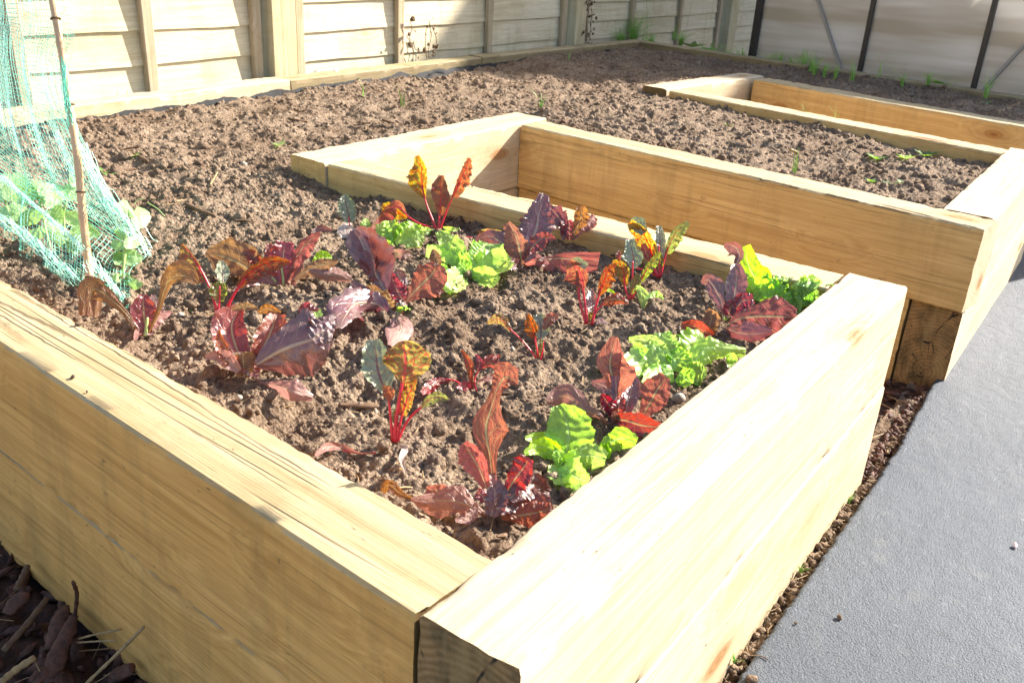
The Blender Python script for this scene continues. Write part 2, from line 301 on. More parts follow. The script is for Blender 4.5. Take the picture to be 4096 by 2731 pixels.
# ================================================================ ground
GZ = -.36
def grid(name, xs, ys, hfun, mat, mask=None, kind='structure', smooth=True):
    X, Y = np.meshgrid(xs, ys, indexing='ij'); Z = hfun(X, Y); nx, ny = X.shape
    V = np.stack([X, Y, Z], -1).reshape(-1, 3); I = np.arange(nx * ny).reshape(nx, ny)
    F = np.stack([I[:-1, :-1], I[1:, :-1], I[1:, 1:], I[:-1, 1:]], -1)
    if mask is not None:
        cx = (X[:-1, :-1] + X[1:, 1:]) / 2; cy = (Y[:-1, :-1] + Y[1:, 1:]) / 2; F = F[mask(cx, cy)]
    o = link(name, mesh(name, V, F.reshape(-1, 4)), mat, None, smooth); tag(o, kind=kind); return o
# base ground far and wide (dark bark path and earth), just below everything
grid('ground', np.linspace(-40, 60, 60), np.linspace(-40, 60, 60), lambda x, y: x * 0 + GZ - .075, M['mulch'])
def mulch_h(x, y): return GZ - .045 + .03 * vnoise(x, y, 12, 3) + .02 * vnoise(x, y, 40, 4) + .01 * vnoise(x, y, 120, 5)
grid('bounce_slab', np.linspace(-9, -.8, 30), np.linspace(-9, 9, 40), lambda x, y: x * 0 + GZ - .02, mat_simple('pale_bounce_surface', (.48, .42, .34), .9, .2, 8))  # unseen pale slab, added to bounce warm sunlight onto the left sleeper face
mul = grid('bark_path', np.linspace(-1.6, .25, 260), np.linspace(-.9, 2.6, 420), mulch_h, M['mulch'])
def slot_h(x, y): return GZ - .04 + .03 * vnoise(x, y, 12, 8) + .015 * vnoise(x, y, 60, 9)
grid('keyhole_path', np.linspace(1.0, 3.6, 300), np.linspace(-.16, 1.3, 200), slot_h, M['mulch'])
grid('verge_soil', np.linspace(-.3, 5, 700), np.linspace(-.2, -.06, 30), lambda x, y: GZ - .028 + .02 * vnoise(x, y, 30, 11) + .015 * vnoise(x, y, 120, 12), M['soil'])
def asph_edge(x): return np.interp(x, [-3, .48, .84, 1.26, 1.67, 2.95, 6], [-.122, -.124, -.125, -.127, -.108, -.100, -.09])
def build_asphalt():
    xs = np.concatenate([[-8, -4, -2, -1, -.4], np.arange(0, 3.2, .0045), np.linspace(3.25, 6, 60), [8, 14, 24]])
    t = np.concatenate([[0], np.linspace(.001, .9, 200), [1.5, 3, 6, 12]])
    X, T = np.meshgrid(xs, t, indexing='ij'); e = asph_edge(X) + .0022 * vnoise(X, X * 0, 160, 31) * 2 + .004 * vnoise(X, X * 0, 30, 32)
    Y = e - T; Z = GZ + .0010 * vnoise(X, Y, 170, 33) + .0012 * vnoise(X, Y, 60, 34) + .004 * vnoise(X, Y, 5, 35)
    Z[:, 0] -= .05; Y[:, 0] += .004; Z[:, 1] -= .003
    nx, ny = X.shape; I = np.arange(nx * ny).reshape(nx, ny)
    F = np.stack([I[:-1, :-1], I[:-1, 1:], I[1:, 1:], I[1:, :-1]], -1).reshape(-1, 4)
    tag(link('asphalt_path', mesh('asphalt_path', np.stack([X, Y, Z], -1), F), M['asphalt'], None, True), kind='structure')
build_asphalt()

# ================================================================ the raised bed
bed = empty('raised_bed', (0, 0, GZ), label='comb shaped raised bed of thick golden pine sleepers with two open slots', cat='raised bed')
def sleeper(p0, p1, z0, z1, mat, w=.1, left=True, end=None, rough=1., label=None, parent=bed, name='sleeper', seed=None, bulge=0.):
    """sleeper with its long axis in local X; p0-p1 is one long lower edge; the timber lies to the left (or right) of it"""
    p0 = Vector((p0[0], p0[1], 0)); p1 = Vector((p1[0], p1[1], 0)); d = p1 - p0; L = d.length; ang = math.atan2(d.y, d.x); h = z1 - z0
    sgn = 1 if left else -1; seed = seed if seed is not None else random.random() * 50
    ny, nz = max(3, int(w / .012)), max(4, int(h / .014)); loop = []; rr = .0035
    for i in range(ny): loop.append((rr + (w - 2 * rr) * i / (ny - 1), 0.))
    for i in range(nz): loop.append((w, rr + (h - 2 * rr) * i / (nz - 1)))
    for i in range(ny): loop.append((w - rr - (w - 2 * rr) * i / (ny - 1), h))
    for i in range(nz): loop.append((0., h - rr - (h - 2 * rr) * i / (nz - 1)))
    n = len(loop); nx = max(8, int(L / .011)); V = []; F = []
    for i in range(nx + 1):
        x = L * i / nx
        for (y, z) in loop:
            edge = max(0, 1 - min(abs(y), abs(y - w)) / .012) * max(0, 1 - min(abs(z), abs(z - h)) / .012)
            a = mn.noise(Vector((x * 6 + seed, y * 20, z * 20))) * .0012 + mn.noise(Vector((x * 60 + seed, y * 45, z * 45))) * .0006
            chip = max(0, mn.noise(Vector((x * 28 + seed * 2, y * 3, z * 3))) - .05) * .0045 * edge + max(0, mn.noise(Vector((x * 110, seed, z * 3)))) * .0024 * edge
            cy = (y - w / 2) / (w / 2); cz = (z - h / 2) / (h / 2)
            xe = 0
            if i in (0, nx): xe = (mn.noise(Vector((y * 60 + seed, z * 60, i))) * .0016 + mn.noise(Vector((y * 190 + seed, z * 190, i))) * .0032) * rough
            V.append((x + xe, sgn * (y + (a - chip) * cy * rough + bulge * math.sin(math.pi * x / L)), z + (a - chip) * cz * rough))
    for i in range(nx):
        for k in range(n):
            q = (i * n + k, i * n + (k + 1) % n, (i + 1) * n + (k + 1) % n, (i + 1) * n + k)
            F.append(q[::-1] if left else q)
    m0 = len(F); F.append(tuple(range(n)) if left else tuple(range(n))[::-1]); F.append(tuple(nx * n + k for k in range(n))[::-1] if left else tuple(nx * n + k for k in range(n)))
    me = mesh(name, V, F); o = link(name, me, [mat, end or M['w_dark']], None)
    me.polygons.foreach_set('use_smooth', [True] * m0 + [False, False]); me.set_sharp_from_angle(angle=R(40))
    me.polygons[m0].material_index = 1; me.polygons[m0 + 1].material_index = 1
    o.location = (p0.x, p0.y, z0); o.rotation_euler.z = ang
    if parent: o.parent = parent; o.matrix_parent_inverse = Matrix.Translation(-Vector(parent.location))
    if label: o['label'] = label
    return o
SH = .186  # sleeper height
# left wall (upper + lower), inner side to the right of the edge line
def LX(y): return float(np.interp(y, [0, .2, .73, .95, 2.3], [0, .012, .05, .065, .15]))
sleeper((.001, .003), (.146, 2.28), -SH, 0, M['w_left'], .1, left=False, seed=3.1, label='weathered front sleeper with long drying cracks along its top', bulge=0)
sleeper((.0055, .003), (.1515, 2.28), -.40, -SH - .0055, M['w_left'], .1, left=False, seed=9.4)
# sunny right wall
sleeper((.003, -.101), (1.111, -.101), -SH + .004, .004, M['w_fresh'], .1, seed=14.2, end=M['end'], label='bright sunlit sleeper with rough sawn near end')
sleeper((.001, -.1012), (1.120, -.1022), -.41, -SH + .0035, M['w_fresh'], .1, seed=22.)
# slot 1 near wall
sleeper((1.013, .002), (1.003, 1.148), -SH, 0, M['w_far'], .098, left=False, seed=31.)
sleeper((1.016, .002), (1.006, 1.148), -.40, -SH - .003, M['w_far'], .098, left=False, seed=36.)
# slot 1 end wall
sleeper((.998, 1.152), (1.885, 1.140), -SH, .003, M['w_fresh'], .118, seed=41., end=M['w_far'])
sleeper((1.002, 1.158), (1.885, 1.146), -.40, -SH - .003, M['w_fresh'], .112, seed=44.)
# slot 1 far wall
sleeper((1.609, -.130), (1.752, 1.139), -SH, 0, M['w_far'], .104, left=False, seed=52., end=M['w_fresh'], label='golden shaded sleeper with round knots and a split along its foot')
sleeper((1.634, -.018), (1.762, 1.139), -.40, -SH - .003, M['w_far'], .10, left=False, seed=58.)
# bed 2 outer wall
sleeper((1.720, -.131), (2.655, -.117), -SH, .002, M['w_fresh'], .108, seed=61.)
sleeper((1.642, -.129), (2.78, -.116), -.40, -SH - .001, M['w_fresh'], .107, seed=64., end=M['end'], label='lower sleeper showing dark cracked end grain')
# slot 2
sleeper((2.525, -.008), (2.745, 1.164), -SH, 0, M['w_far'], .098, left=False, seed=71.)
sleeper((2.53, -.008), (2.75, 1.164), -.40, -SH - .003, M['w_far'], .098, left=False, seed=72.)
sleeper((2.755, 1.178), (3.50, 1.092), -SH, .003, M['w_fresh'], .11, seed=74.)
sleeper((2.757, 1.182), (3.50, 1.098), -.40, -SH - .003, M['w_fresh'], .105, seed=75.)
sleeper((3.105, -.05), (3.367, 1.085), -SH, 0, M['w_far'], .118, left=False, seed=77.)
sleeper((3.11, -.05), (3.372, 1.085), -.40, -SH - .003, M['w_far'], .115, left=False, seed=78.)
sleeper((3.235, -.13), (4.05, -.12), -SH, 0, M['w_fresh'], .1, seed=79.)
# far border and the fence side
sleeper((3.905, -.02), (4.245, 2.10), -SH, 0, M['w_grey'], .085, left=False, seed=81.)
sleeper((.16, 2.065), (1.76, 2.125), -SH, .0, M['w_pale'], .085, seed=84.)
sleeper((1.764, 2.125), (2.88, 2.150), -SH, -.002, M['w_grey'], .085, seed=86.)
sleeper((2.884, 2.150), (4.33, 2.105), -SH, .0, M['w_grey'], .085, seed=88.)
# a short timber stub standing in the shade against the lower sleeper
# ================================================================ soil in the bed
def seg(x0, y0, x1, y1, y): return x0 + (x1 - x0) * (y - y0) / (y1 - y0)
def in_soil(x, y, m=0.):
    left = np.interp(y, [0, 2.3], [.095, .225]) + m
    ok = (x > left) & (x < seg(3.93, -.02, 4.24, 2.1, y) - m) & (y < np.interp(x, [.16, 1.76, 2.9, 4.3], [2.08, 2.14, 2.165, 2.12]) - m) & (y > -.01 + m)
    s1 = (x > 1.06 - m) & (x < seg(1.66, -.13, 1.80, 1.2, y) + m) & (y < 1.2 + m)
    s2 = (x > seg(2.585, 0, 2.80, 1.2, y) - m) & (x < seg(3.17, 0, 3.43, 1.1, y) + m) & (y < 1.18 + m)
    return ok & ~s1 & ~s2
xs = np.concatenate([np.arange(.08, 1.04, .0024), np.arange(1.04, 2.2, .0055), np.arange(2.2, 4.32, .0105)])
ys = np.concatenate([np.arange(-.02, 1.3, .0027), np.arange(1.3, 2.19, .0055)])
X, Y = np.meshgrid(xs, ys, indexing='ij')
def soil_base(x, y):
    b = -.045 + .020 * vnoise(x, y, 3.2, 21) + .016 * vnoise(x, y, 9, 22)
    b = b + np.where((x > 1.7) & (y < 1.3), .012, 0) + .03 * np.exp(-((x - 2.35) ** 2 / .05 + (y - 1.0) ** 2 / .05)) - .015 * np.exp(-((x - .3) ** 2 + (y - .2) ** 2) / .05)
    b = b + .016 * np.clip((x - 2.6) * 1.6, 0, 1)
    return b
Z = soil_base(X, Y)
rdg = lambda f, sd: .5 - np.abs(vnoise(X, Y, f, sd)) * 2
rough_ = np.clip(.55 + 1.5 * vnoise(X, Y, 7, 40), .25, 1.3)
Z += .014 * vnoise(X, Y, 22, 23) + .010 * vnoise(X, Y, 48, 24) + rough_ * (.0075 * vnoise(X, Y, 105, 25) + .005 * rdg(150, 27) + .0045 * vnoise(X, Y, 230, 26))
D = np.zeros_like(Z); rs = np.random.RandomState(5)
def stamp(n, rlo, rhi, x0, x1, y0, y1, amp=.8):
    for _ in range(n):
        cx, cy = rs.uniform(x0, x1), rs.uniform(y0, y1); r = rlo + (rhi - rlo) * rs.rand() ** 3
        i0, i1 = np.searchsorted(xs, [cx - 1.5 * r, cx + 1.5 * r]); j0, j1 = np.searchsorted(ys, [cy - 1.5 * r, cy + 1.5 * r])
        if i1 - i0 < 2 or j1 - j0 < 2: continue
        x = X[i0:i1, j0:j1]; y = Y[i0:i1, j0:j1]; a = rs.uniform(0, 3.14); e = rs.uniform(.7, 1.3)
        u = (x - cx) * math.cos(a) + (y - cy) * math.sin(a); v = (-(x - cx) * math.sin(a) + (y - cy) * math.cos(a)) * e
        q = 1 - (np.abs(u) ** 2.6 + np.abs(v) ** 2.6) / (r ** 2.6); q = np.clip(q, 0, 1) ** .5 * r * amp
        D[i0:i1, j0:j1] = np.maximum(D[i0:i1, j0:j1], q)
stamp(5200, .0028, .013, .1, 1.05, -.02, 1.4, .6); stamp(4200, .0045, .017, .1, 4.2, 1.2, 2.15, .5); stamp(1700, .005, .018, 1.7, 2.8, 0, 1.3, .5); stamp(900, .006, .018, 3.2, 4.2, 0, 1.3)
Z += D * np.clip(.8 + 1.6 * vnoise(X, Y, 170, 41), .1, 1.4) * np.where(X > 1.3, .62, 1) + np.where(X > 1.05, .0035, 0) * rdg(95, 43)
# little hollows
for _ in range(150):
    cx, cy, r = rs.uniform(.1, 4.2), rs.uniform(0, 2.1), rs.uniform(.012, .05); Z -= .45 * r * np.exp(-((X - cx) ** 2 + (Y - cy) ** 2) / r ** 2)
def soil_at(x, y):
    i = min(len(xs) - 2, max(0, np.searchsorted(xs, x) - 1)); j = min(len(ys) - 2, max(0, np.searchsorted(ys, y) - 1)); return float(Z[i, j])
nx, ny = X.shape; I = np.arange(nx * ny).reshape(nx, ny); F = np.stack([I[:-1, :-1], I[1:, :-1], I[1:, 1:], I[:-1, 1:]], -1)
cx = (X[:-1, :-1] + X[1:, 1:]) / 2; cy = (Y[:-1, :-1] + Y[1:, 1:]) / 2
tag(link('soil', mesh('soil', np.stack([X, Y, Z], -1), F[in_soil(cx, cy)].reshape(-1, 4)), M['soil'], None, True), kind='structure')

def ico(sub):
    import bmesh
    b = bmesh.new(); bmesh.ops.create_icosphere(b, subdivisions=sub, radius=1); V = np.array([v.co[:] for v in b.verts]); Fc = np.array([[v.index for v in f.verts] for f in b.faces]); b.free(); return V, Fc
def rotm(rs_):
    q = rs_.randn(4); q /= np.linalg.norm(q); a, b, c, d = q
    return np.array([[1 - 2 * (c * c + d * d), 2 * (b * c - a * d), 2 * (b * d + a * c)], [2 * (b * c + a * d), 1 - 2 * (b * b + d * d), 2 * (c * d - a * b)], [2 * (b * d - a * c), 2 * (c * d + a * b), 1 - 2 * (b * b + c * c)]])
def scatter(name, n, pos, size, mat, sub=1, jag=.35, flat=(1, 1, 1), smooth=False, kind='stuff', seed=1):
    V0, F0 = ico(sub); rs_ = np.random.RandomState(seed); Vs = []; Fs = []; c = 0
    var = [V0 * (1 + jag * (rs_.rand(len(V0), 1) - .5) * 2) for _ in range(24)]
    while c < n:
        p = pos(rs_)
        if p is None: continue
        s = size(rs_); v = (var[rs_.randint(24)] * np.array(flat) * s) @ rotm(rs_).T + np.array(p); Vs.append(v); Fs.append(F0 + c * len(V0)); c += 1
    return tag(link(name, mesh(name, np.vstack(Vs), np.vstack(Fs)), mat, None, smooth), kind=kind)
def soil_pos(x0, x1, y0, y1, m=.006, dz=.0):
    def f(r):
        x, y = r.uniform(x0, x1), r.uniform(y0, y1)
        if not in_soil(np.array(x), np.array(y), m): return None
        return x, y, soil_at(x, y) + dz
    return f
sz = lambda lo, hi, k=3: (lambda r: lo + (hi - lo) * r.rand() ** k)
scatter('soil_crumbs', 20000, soil_pos(.1, 1.1, 0, 1.5), sz(.0009, .0042), M['clod'], 1, seed=2, smooth=True)
scatter('soil_clods', 1100, soil_pos(.1, 1.1, 0, 1.5, .01, -.001), sz(.004, .011, 4), M['clod'], 2, .42, seed=3)
scatter('soil_clods', 12000, soil_pos(.1, 4.2, 1.2, 2.14), sz(.0018, .009, 4), M['clod'], 1, seed=4)
scatter('soil_clods', 4500, soil_pos(1.7, 4.2, 0, 1.3), sz(.0025, .013, 4), M['clod'], 1, seed=5)
scatter('soil_lumps', 110, soil_pos(.1, 1.0, 0, 1.4, .02, .0), sz(.008, .016, 2), M['clod'], 3, .16, (1, .9, .7), seed=8, smooth=True)
scatter('soil_lumps', 160, soil_pos(.2, 4.1, 1.3, 2.1, .02, .0), sz(.008, .02, 2), M['clod'], 2, .25, (1, .9, .7), seed=9, smooth=True)
scatter('pebbles', 260, soil_pos(.1, 4.2, 0, 2.14, .01, .002), sz(.0018, .006), M['stone'], 2, .12, (1, .8, .6), True, seed=6)
def sticks(name, n, pos, lo, hi, r0, r1, mat, seed, flat=True):
    rs_ = np.random.RandomState(seed); b = MB(); c = 0
    while c < n:
        p = pos(rs_)
        if p is None: continue
        c += 1; L = lo + (hi - lo) * rs_.rand() ** 2; a = rs_.uniform(0, 6.28); t = rs_.uniform(-.35, .35); d = Vector((math.cos(a), math.sin(a), t)); k = Vector((-math.sin(a), math.cos(a), rs_.uniform(-.5, .5))) * L * rs_.uniform(-.15, .15)
        q = Vector(p) + Vector((0, 0, .002)); r = rs_.uniform(r0, r1); b.tube([q - d * L / 2, q + k, q + d * L / 2], [r * .7, r, r * .6], 4)
    return tag(b.build(name, mat), kind='stuff')
sticks('straw_litter', 420, soil_pos(.1, 4.1, 0, 2.1, .01, .001), .008, .045, .0004, .0013, M['straw'], 11)
sticks('twig_litter', 300, soil_pos(.1, 4.1, 0, 2.1, .015, .001), .012, .06, .0008, .0028, M['twig'], 12)

# bark mulch chips beside and between the walls
def mulch_pos(f, x0, x1, y0, y1, dz=.004):
    return lambda r: (lambda x, y: (x, y, float(f(np.array(x), np.array(y))) + dz))(r.uniform(x0, x1), r.uniform(y0, y1))
scatter('bark_chips', 2600, mulch_pos(mulch_h, -.75, .1, -.4, 1.6, .006), sz(.008, .034, 2), M['bark'], 2, .3, (1, .5, .22), True, seed=21)
sticks('mulch_fibres', 420, mulch_pos(mulch_h, -.7, .08, -.4, 1.5, .014), .02, .09, .0004, .0011, M['straw'], 22)
scatter('bark_chips', 900, mulch_pos(slot_h, 1.12, 1.66, -.14, 1.12, .006), sz(.006, .022, 2), M['bark'], 1, .3, (1, .5, .25), True, seed=23)
scatter('bark_chips', 500, mulch_pos(slot_h, 2.62, 3.3, -.1, 1.12, .006), sz(.006, .022, 2), M['bark'], 1, .3, (1, .5, .25), True, seed=24)
sticks('mulch_fibres', 160, mulch_pos(slot_h, 1.12, 1.66, -.13, .5, .016), .02, .07, .0005, .0016, M['straw'], 25)
vh = lambda x, y: GZ - .024 + 0 * x
scatter('verge_crumbs', 1700, mulch_pos(vh, .2, 4.6, -.127, -.104, .004), sz(.002, .008, 2), M['soil'], 1, .3, seed=26, smooth=True)
sticks('verge_fibres', 200, mulch_pos(vh, .3, 4, -.135, -.10, .012), .012, .04, .0004, .001, M['straw'], 27)
scatter('verge_crumbs', 500, mulch_pos(vh, 1.12, 1.64, -.13, -.09, .0), sz(.004, .014, 2), M['bark'], 1, .3, (1, .6, .4), seed=28, smooth=True)

# ================================================================ leaves
def leaf(parent, crop, pts, wl, wr=None, mat='red', d0=None, dd=None, tw=(0, 0), cup=.25, ruf=.13, nf=5, teeth=.06, base_z=-.05, name='leaf', seed=0, ns=40, nu=10, tips=None, label=None, droop=0, twk=1.):
    """leaf blade: midrib through the picture points pts at depth d0 (+dd towards the tip), half widths wl / wr (picture units)"""
    rnd = random.Random(seed * 77 + 5); sc = CROPS[crop][2]; wr = wr or wl
    k_ = dict(lime=1.32, silver=1.3, chard=1.15, chardo=1.15, chardg=1.2).get(mat, 1.1); wl = [a * k_ for a in wl]; wr = [a * k_ for a in wr]
    if mat in ('plum', 'red', 'crimson', 'redback', 'pink'): ruf *= 1.45; cup *= 1.25
    if dd is None: dd = rnd.uniform(-.008, .012) if mat in ('chard', 'chardo', 'redback', 'chardg', 'bronze', 'crimson') else rnd.uniform(.012, .045)
    P2 = [C2(crop, *p[:2]) for p in pts]; m = len(P2); ctrl = []
    for i, p in enumerate(P2):
        d = d0 + dd * (i / (m - 1)) ** 1.3 + (pts[i][2] if len(pts[i]) > 2 else 0)
        q = at(p[0], p[1], d)
        zmin = soil_at(q[0], q[1]) + .006 + .004 * i
        if q[0] < .1: zmin = .006
        if q[1] < 0.0 and q[2] < .02: zmin = max(zmin, .012)
        if q[2] < zmin and i > 0: q = on(p[0], p[1], zmin)
        ctrl.append(q)
    P = spline(ctrl, ns); wl = spline(np.array(wl, float)[:, None], ns)[:, 0]; wr = spline(np.array(wr, float)[:, None], ns)[:, 0]
    wl = np.maximum(wl, 1.5); wr = np.maximum(wr, 1.5)
    ph = [rnd.uniform(0, 6.28) for _ in range(8)]; V = []; UV = []
    us = [-1 + 2 * k / (2 * nu) for k in range(2 * nu + 1)]; us = [math.copysign(abs(u) ** .85, u) for u in us]
    Lp = np.linalg.norm(P[-1] - P[0])
    for i in range(ns):
        s = i / (ns - 1); T = Vector(P[min(i + 1, ns - 1)] - P[max(i - 1, 0)]).normalized(); Vw = Vector(P[i] - CP); dep = Vw.dot(Vector(CF)); Vw.normalize()
        S0 = T.cross(Vw)
        if S0.length < .15: S0 = T.cross(Vector(CU))
        S0.normalize(); N0 = S0.cross(T).normalized()
        a = R(tw[0] * (1 - s) + tw[1] * s); k = 1 / max(.45, abs(math.cos(a)))
        Sd = S0 * math.cos(a) + N0 * math.sin(a); Nd = N0 * math.cos(a) - S0 * math.sin(a)
        if Nd.dot(Vw) > 0: Nd = -Nd
        for u in us:
            w = (wr[i] if u > 0 else wl[i]) * sc * dep / FP * k; au = abs(u); g = 1 if u > 0 else 1.7
            env = min(1, s * 5) * (1 if i < ns - 1 else .3)
            sg = 1. if u > 0 else -1.; tt = (teeth * 1.5 * (1.6 * mn.noise(Vector((s * 13 + ph[0], sg * 5, seed))) + 1.5 * mn.noise(Vector((s * 31 + ph[1], sg * 5, seed)))) + .16 * mn.noise(Vector((s * 4 + ph[2], sg * 3, seed)))) * env
            ww = w * (1 + tt * au ** 3); mx = max(w, .004)
            r = ruf * 1.25 * mx * au ** 2.2 * (2.2 * mn.noise(Vector((s * nf * 1.7 + ph[3], sg * 4, seed * 1.3))) + 1.5 * mn.noise(Vector((s * nf * 4.3 + ph[4], sg * 4, seed * 2.3)))) * env
            bl = .065 * mx * mn.noise(Vector((s * 9 + seed, u * 3.2, seed * 1.7))) * 2 * (1 - .3 * au)
            c = cup * mx * au ** 1.6
            q = Vector(P[i]) + Sd * (u * ww) + Nd * (c + r + bl) + T * (ruf * .5 * mx * au ** 2 * 2 * mn.noise(Vector((s * nf * 3 + ph[5], sg * 2, seed))) * env)
            zm = soil_at(q.x, q.y) + .001 if .1 < q.x and q.y > 0 else .0045
            if q.z < zm: q.z = zm + .0015 * (1 + math.sin(i + u * 5))
            if q.x > .99 and q.z < .004 and q.y < 1.25 and q.x < 1.2: q.x = .99 - .004 * rnd.random()
            if q.y < .006 and q.z < .008: q.z = .008 + .004 * rnd.random() if q.y < -.004 else q.z; q.y = max(q.y, .004) if q.z < .008 else q.y
            V.append(q); UV.append((.5 + u * .5, s))
    n = len(us); F = [(i * n + k, i * n + k + 1, (i + 1) * n + k + 1, (i + 1) * n + k) for i in range(ns - 1) for k in range(n - 1)]
    me = mesh(name, V, F); ul = me.uv_layers.new(name='UVMap')
    for lp in me.loops: ul.data[lp.index].uv = UV[lp.vertex_index]
    o = link(name, me, M[mat], None, True)
    o.parent = parent; o.matrix_parent_inverse = Matrix.Translation(-Vector(parent.location))
    if label: o['label'] = label
    return o
def stalk(parent, crop, pts, r, d0, dd=0., mat='stalk', name='stalk', r1=None):
    P2 = [C2(crop, *p[:2]) for p in pts]; m = len(P2); C = []
    for i, p in enumerate(P2):
        q = at(p[0], p[1], d0 + dd * (i / max(1, m - 1)))
        zm = soil_at(q[0], q[1]) + .004
        if q[2] < zm and i > 0: q = on(p[0], p[1], zm)
        C.append(q)
    P = spline(C, 14); b = MB(); b.tube(P, list(np.linspace(r, r1 or r * .6, 14)), 7); o = b.build(name, M[mat], None, True)
    o.parent = parent; o.matrix_parent_inverse = Matrix.Translation(-Vector(parent.location)); return o
LS = [0]
def plant(kind, label, cat, group, crop, base, leaves, dz=-.047):
    p = on(*C2(crop, *base), dz); z = soil_at(p[0], p[1]); p = on(*C2(crop, *base), z + .002); q = ray(*C2(crop, *base)); p = CP + q * min(1e9, (p - CP)[0] / q[0], (.965 - CP[0]) / q[0]); d0 = depth(p)
    t = empty(kind, tuple(p), label=label, cat=cat, group=group)
    for L in leaves:
        L = dict(L); LS[0] += 1; typ = L.pop('t', 'leaf'); off = L.pop('o', 0.); L.setdefault('crop', crop); pts = L.pop('p')
        if typ == 'stalk': stalk(t, L['crop'], pts, L.get('r', .0022), d0 + off, L.get('dd', 0), L.get('mat', 'stalk'), r1=L.get('r1'))
        else:
            cr = L.pop('crop'); wl_ = L.pop('w'); L.setdefault('seed', LS[0]); leaf(t, cr, pts, wl_, L.pop('wr', None), L.pop('m', 'red'), d0 + off, **L)
    return t
RL = ('red_lettuce', 'lettuce', 'red and bronze lettuces'); GL = ('green_lettuce', 'lettuce', 'lime green lettuces'); CH = ('ruby_chard', 'chard', 'red stemmed chard plants')
def P(K, label, crop, base, leaves, **k): return plant(K[0], label, K[1], K[2], crop, base, leaves, **k)
# ================================================================ the crop plants
P(CH, 'tallest red stemmed chard with three upright amber leaves in front of the first slot', '3', (1188, 975), [
    dict(t='stalk', p=[(1168, 968), (1100, 800), (1050, 660), (1020, 500)], r=.0023), dict(p=[(1042, 640), (1016, 480), (1010, 330), (972, 188)], w=[12, 44, 50, 12], wr=[8, 120, 95, 25], m='chard', tw=(10, 20), nf=4),
    dict(t='stalk', p=[(1190, 965), (1195, 800), (1205, 640)], r=.0022), dict(p=[(1208, 820), (1205, 680), (1212, 530), (1215, 395)], w=[20, 85, 60, 22], wr=[20, 60, 85, 25], m='chardo', nf=7, ruf=.14, o=-.01),
    dict(t='stalk', p=[(1202, 965), (1275, 760), (1345, 600)], r=.0022), dict(p=[(1335, 620), (1410, 450), (1470, 330), (1512, 218)], w=[50, 95, 70, 18], wr=[10, 22, 28, 15], m='chardo', nf=7, ruf=.2, tw=(20, 40)),
    dict(t='stalk', p=[(1150, 945), (1010, 912), (900, 850), (830, 790)], r=.002), dict(p=[(845, 800), (760, 725), (680, 760), (600, 850), (450, 985)], w=[12, 60, 45, 60, 15], wr=[12, 20, 75, 60, 20], m='chardo', tw=(0, 30), nf=6, o=-.02),
    dict(p=[(860, 840), (760, 780), (650, 740), (600, 700)], w=[8, 60, 60, 12], wr=[8, 70, 60, 10], m='chard', tw=(30, 10), o=.01),
    dict(p=[(1150, 992), (1060, 978), (965, 935)], w=[4, 30, 8], m='lime', ruf=.03, teeth=0), dict(p=[(1235, 940), (1320, 960), (1405, 965)], w=[6, 20, 4], m='lime', ruf=.05, teeth=0),
    dict(t='stalk', p=[(1235, 1015), (1380, 1030), (1560, 1045)], r=.0016), dict(p=[(1555, 1045), (1680, 1000), (1850, 985)], w=[15, 45, 10], wr=[15, 40, 10], m='chard', o=.01)])
P(GL, 'small frilly lime lettuce behind the tall maroon leaf', '3', (715, 1125), [
    dict(p=[(715, 1120), (700, 1010), (680, 870)], w=[30, 80, 40], m='lime', ruf=.3, nf=6, teeth=.12), dict(p=[(730, 1120), (830, 1040), (905, 950), (935, 895)], w=[30, 90, 80, 30], m='lime', ruf=.22, teeth=.1, nf=6),
    dict(p=[(740, 1110), (860, 1070), (950, 1060), (1035, 1030)], w=[30, 80, 80, 20], m='lime', ruf=.22, teeth=.1, o=-.01), dict(p=[(700, 1110), (620, 1020), (570, 900)], w=[30, 70, 40], m='lime', ruf=.25, nf=6),
    dict(p=[(700, 1120), (620, 1150), (555, 1190)], w=[30, 50, 25], m='lime', ruf=.15, dd=-.01), dict(p=[(690, 1190), (780, 1230), (910, 1210)], w=[15, 55, 12], m='pink', ruf=.1, dd=-.01), dict(p=[(780, 1090), (800, 990), (790, 900)], w=[30, 60, 30], m='lime', ruf=.3)])
P(GL, 'big ruffled lime lettuce left of the middle of the bed', '3', (1500, 1440), [
    dict(p=[(1500, 1400), (1370, 1240), (1270, 1110), (1180, 985)], w=[40, 100, 105, 30], wr=[30, 90, 60, 20], m='lime', ruf=.2, nf=6, teeth=.1, tw=(0, -20)),
    dict(p=[(1500, 1400), (1620, 1300), (1700, 1200), (1720, 1110)], w=[50, 130, 140, 70], m='lime', ruf=.18, teeth=.1, o=.01), dict(p=[(1520, 1400), (1680, 1360), (1800, 1350), (1920, 1390)], w=[50, 120, 110, 40], m='lime', ruf=.2, teeth=.1, tw=(20, 40)),
    dict(p=[(1540, 1420), (1650, 1450), (1720, 1510), (1740, 1570)], w=[40, 80, 90, 40], m='lime', ruf=.2, dd=-.02), dict(p=[(1480, 1420), (1390, 1460), (1310, 1540), (1240, 1590)], w=[40, 90, 90, 30], m='lime', ruf=.2, teeth=.1, dd=-.02),
    dict(p=[(1480, 1400), (1420, 1320), (1380, 1300)], w=[50, 80, 60], m='lime', ruf=.35, nf=8, o=-.015), dict(p=[(1440, 1300), (1300, 1230), (1060, 1190)], w=[40, 80, 50], m='lime', ruf=.25), dict(p=[(1200, 1330), (1240, 1400), (1240, 1500)], w=[20, 45, 20], m='lime', o=-.01)])
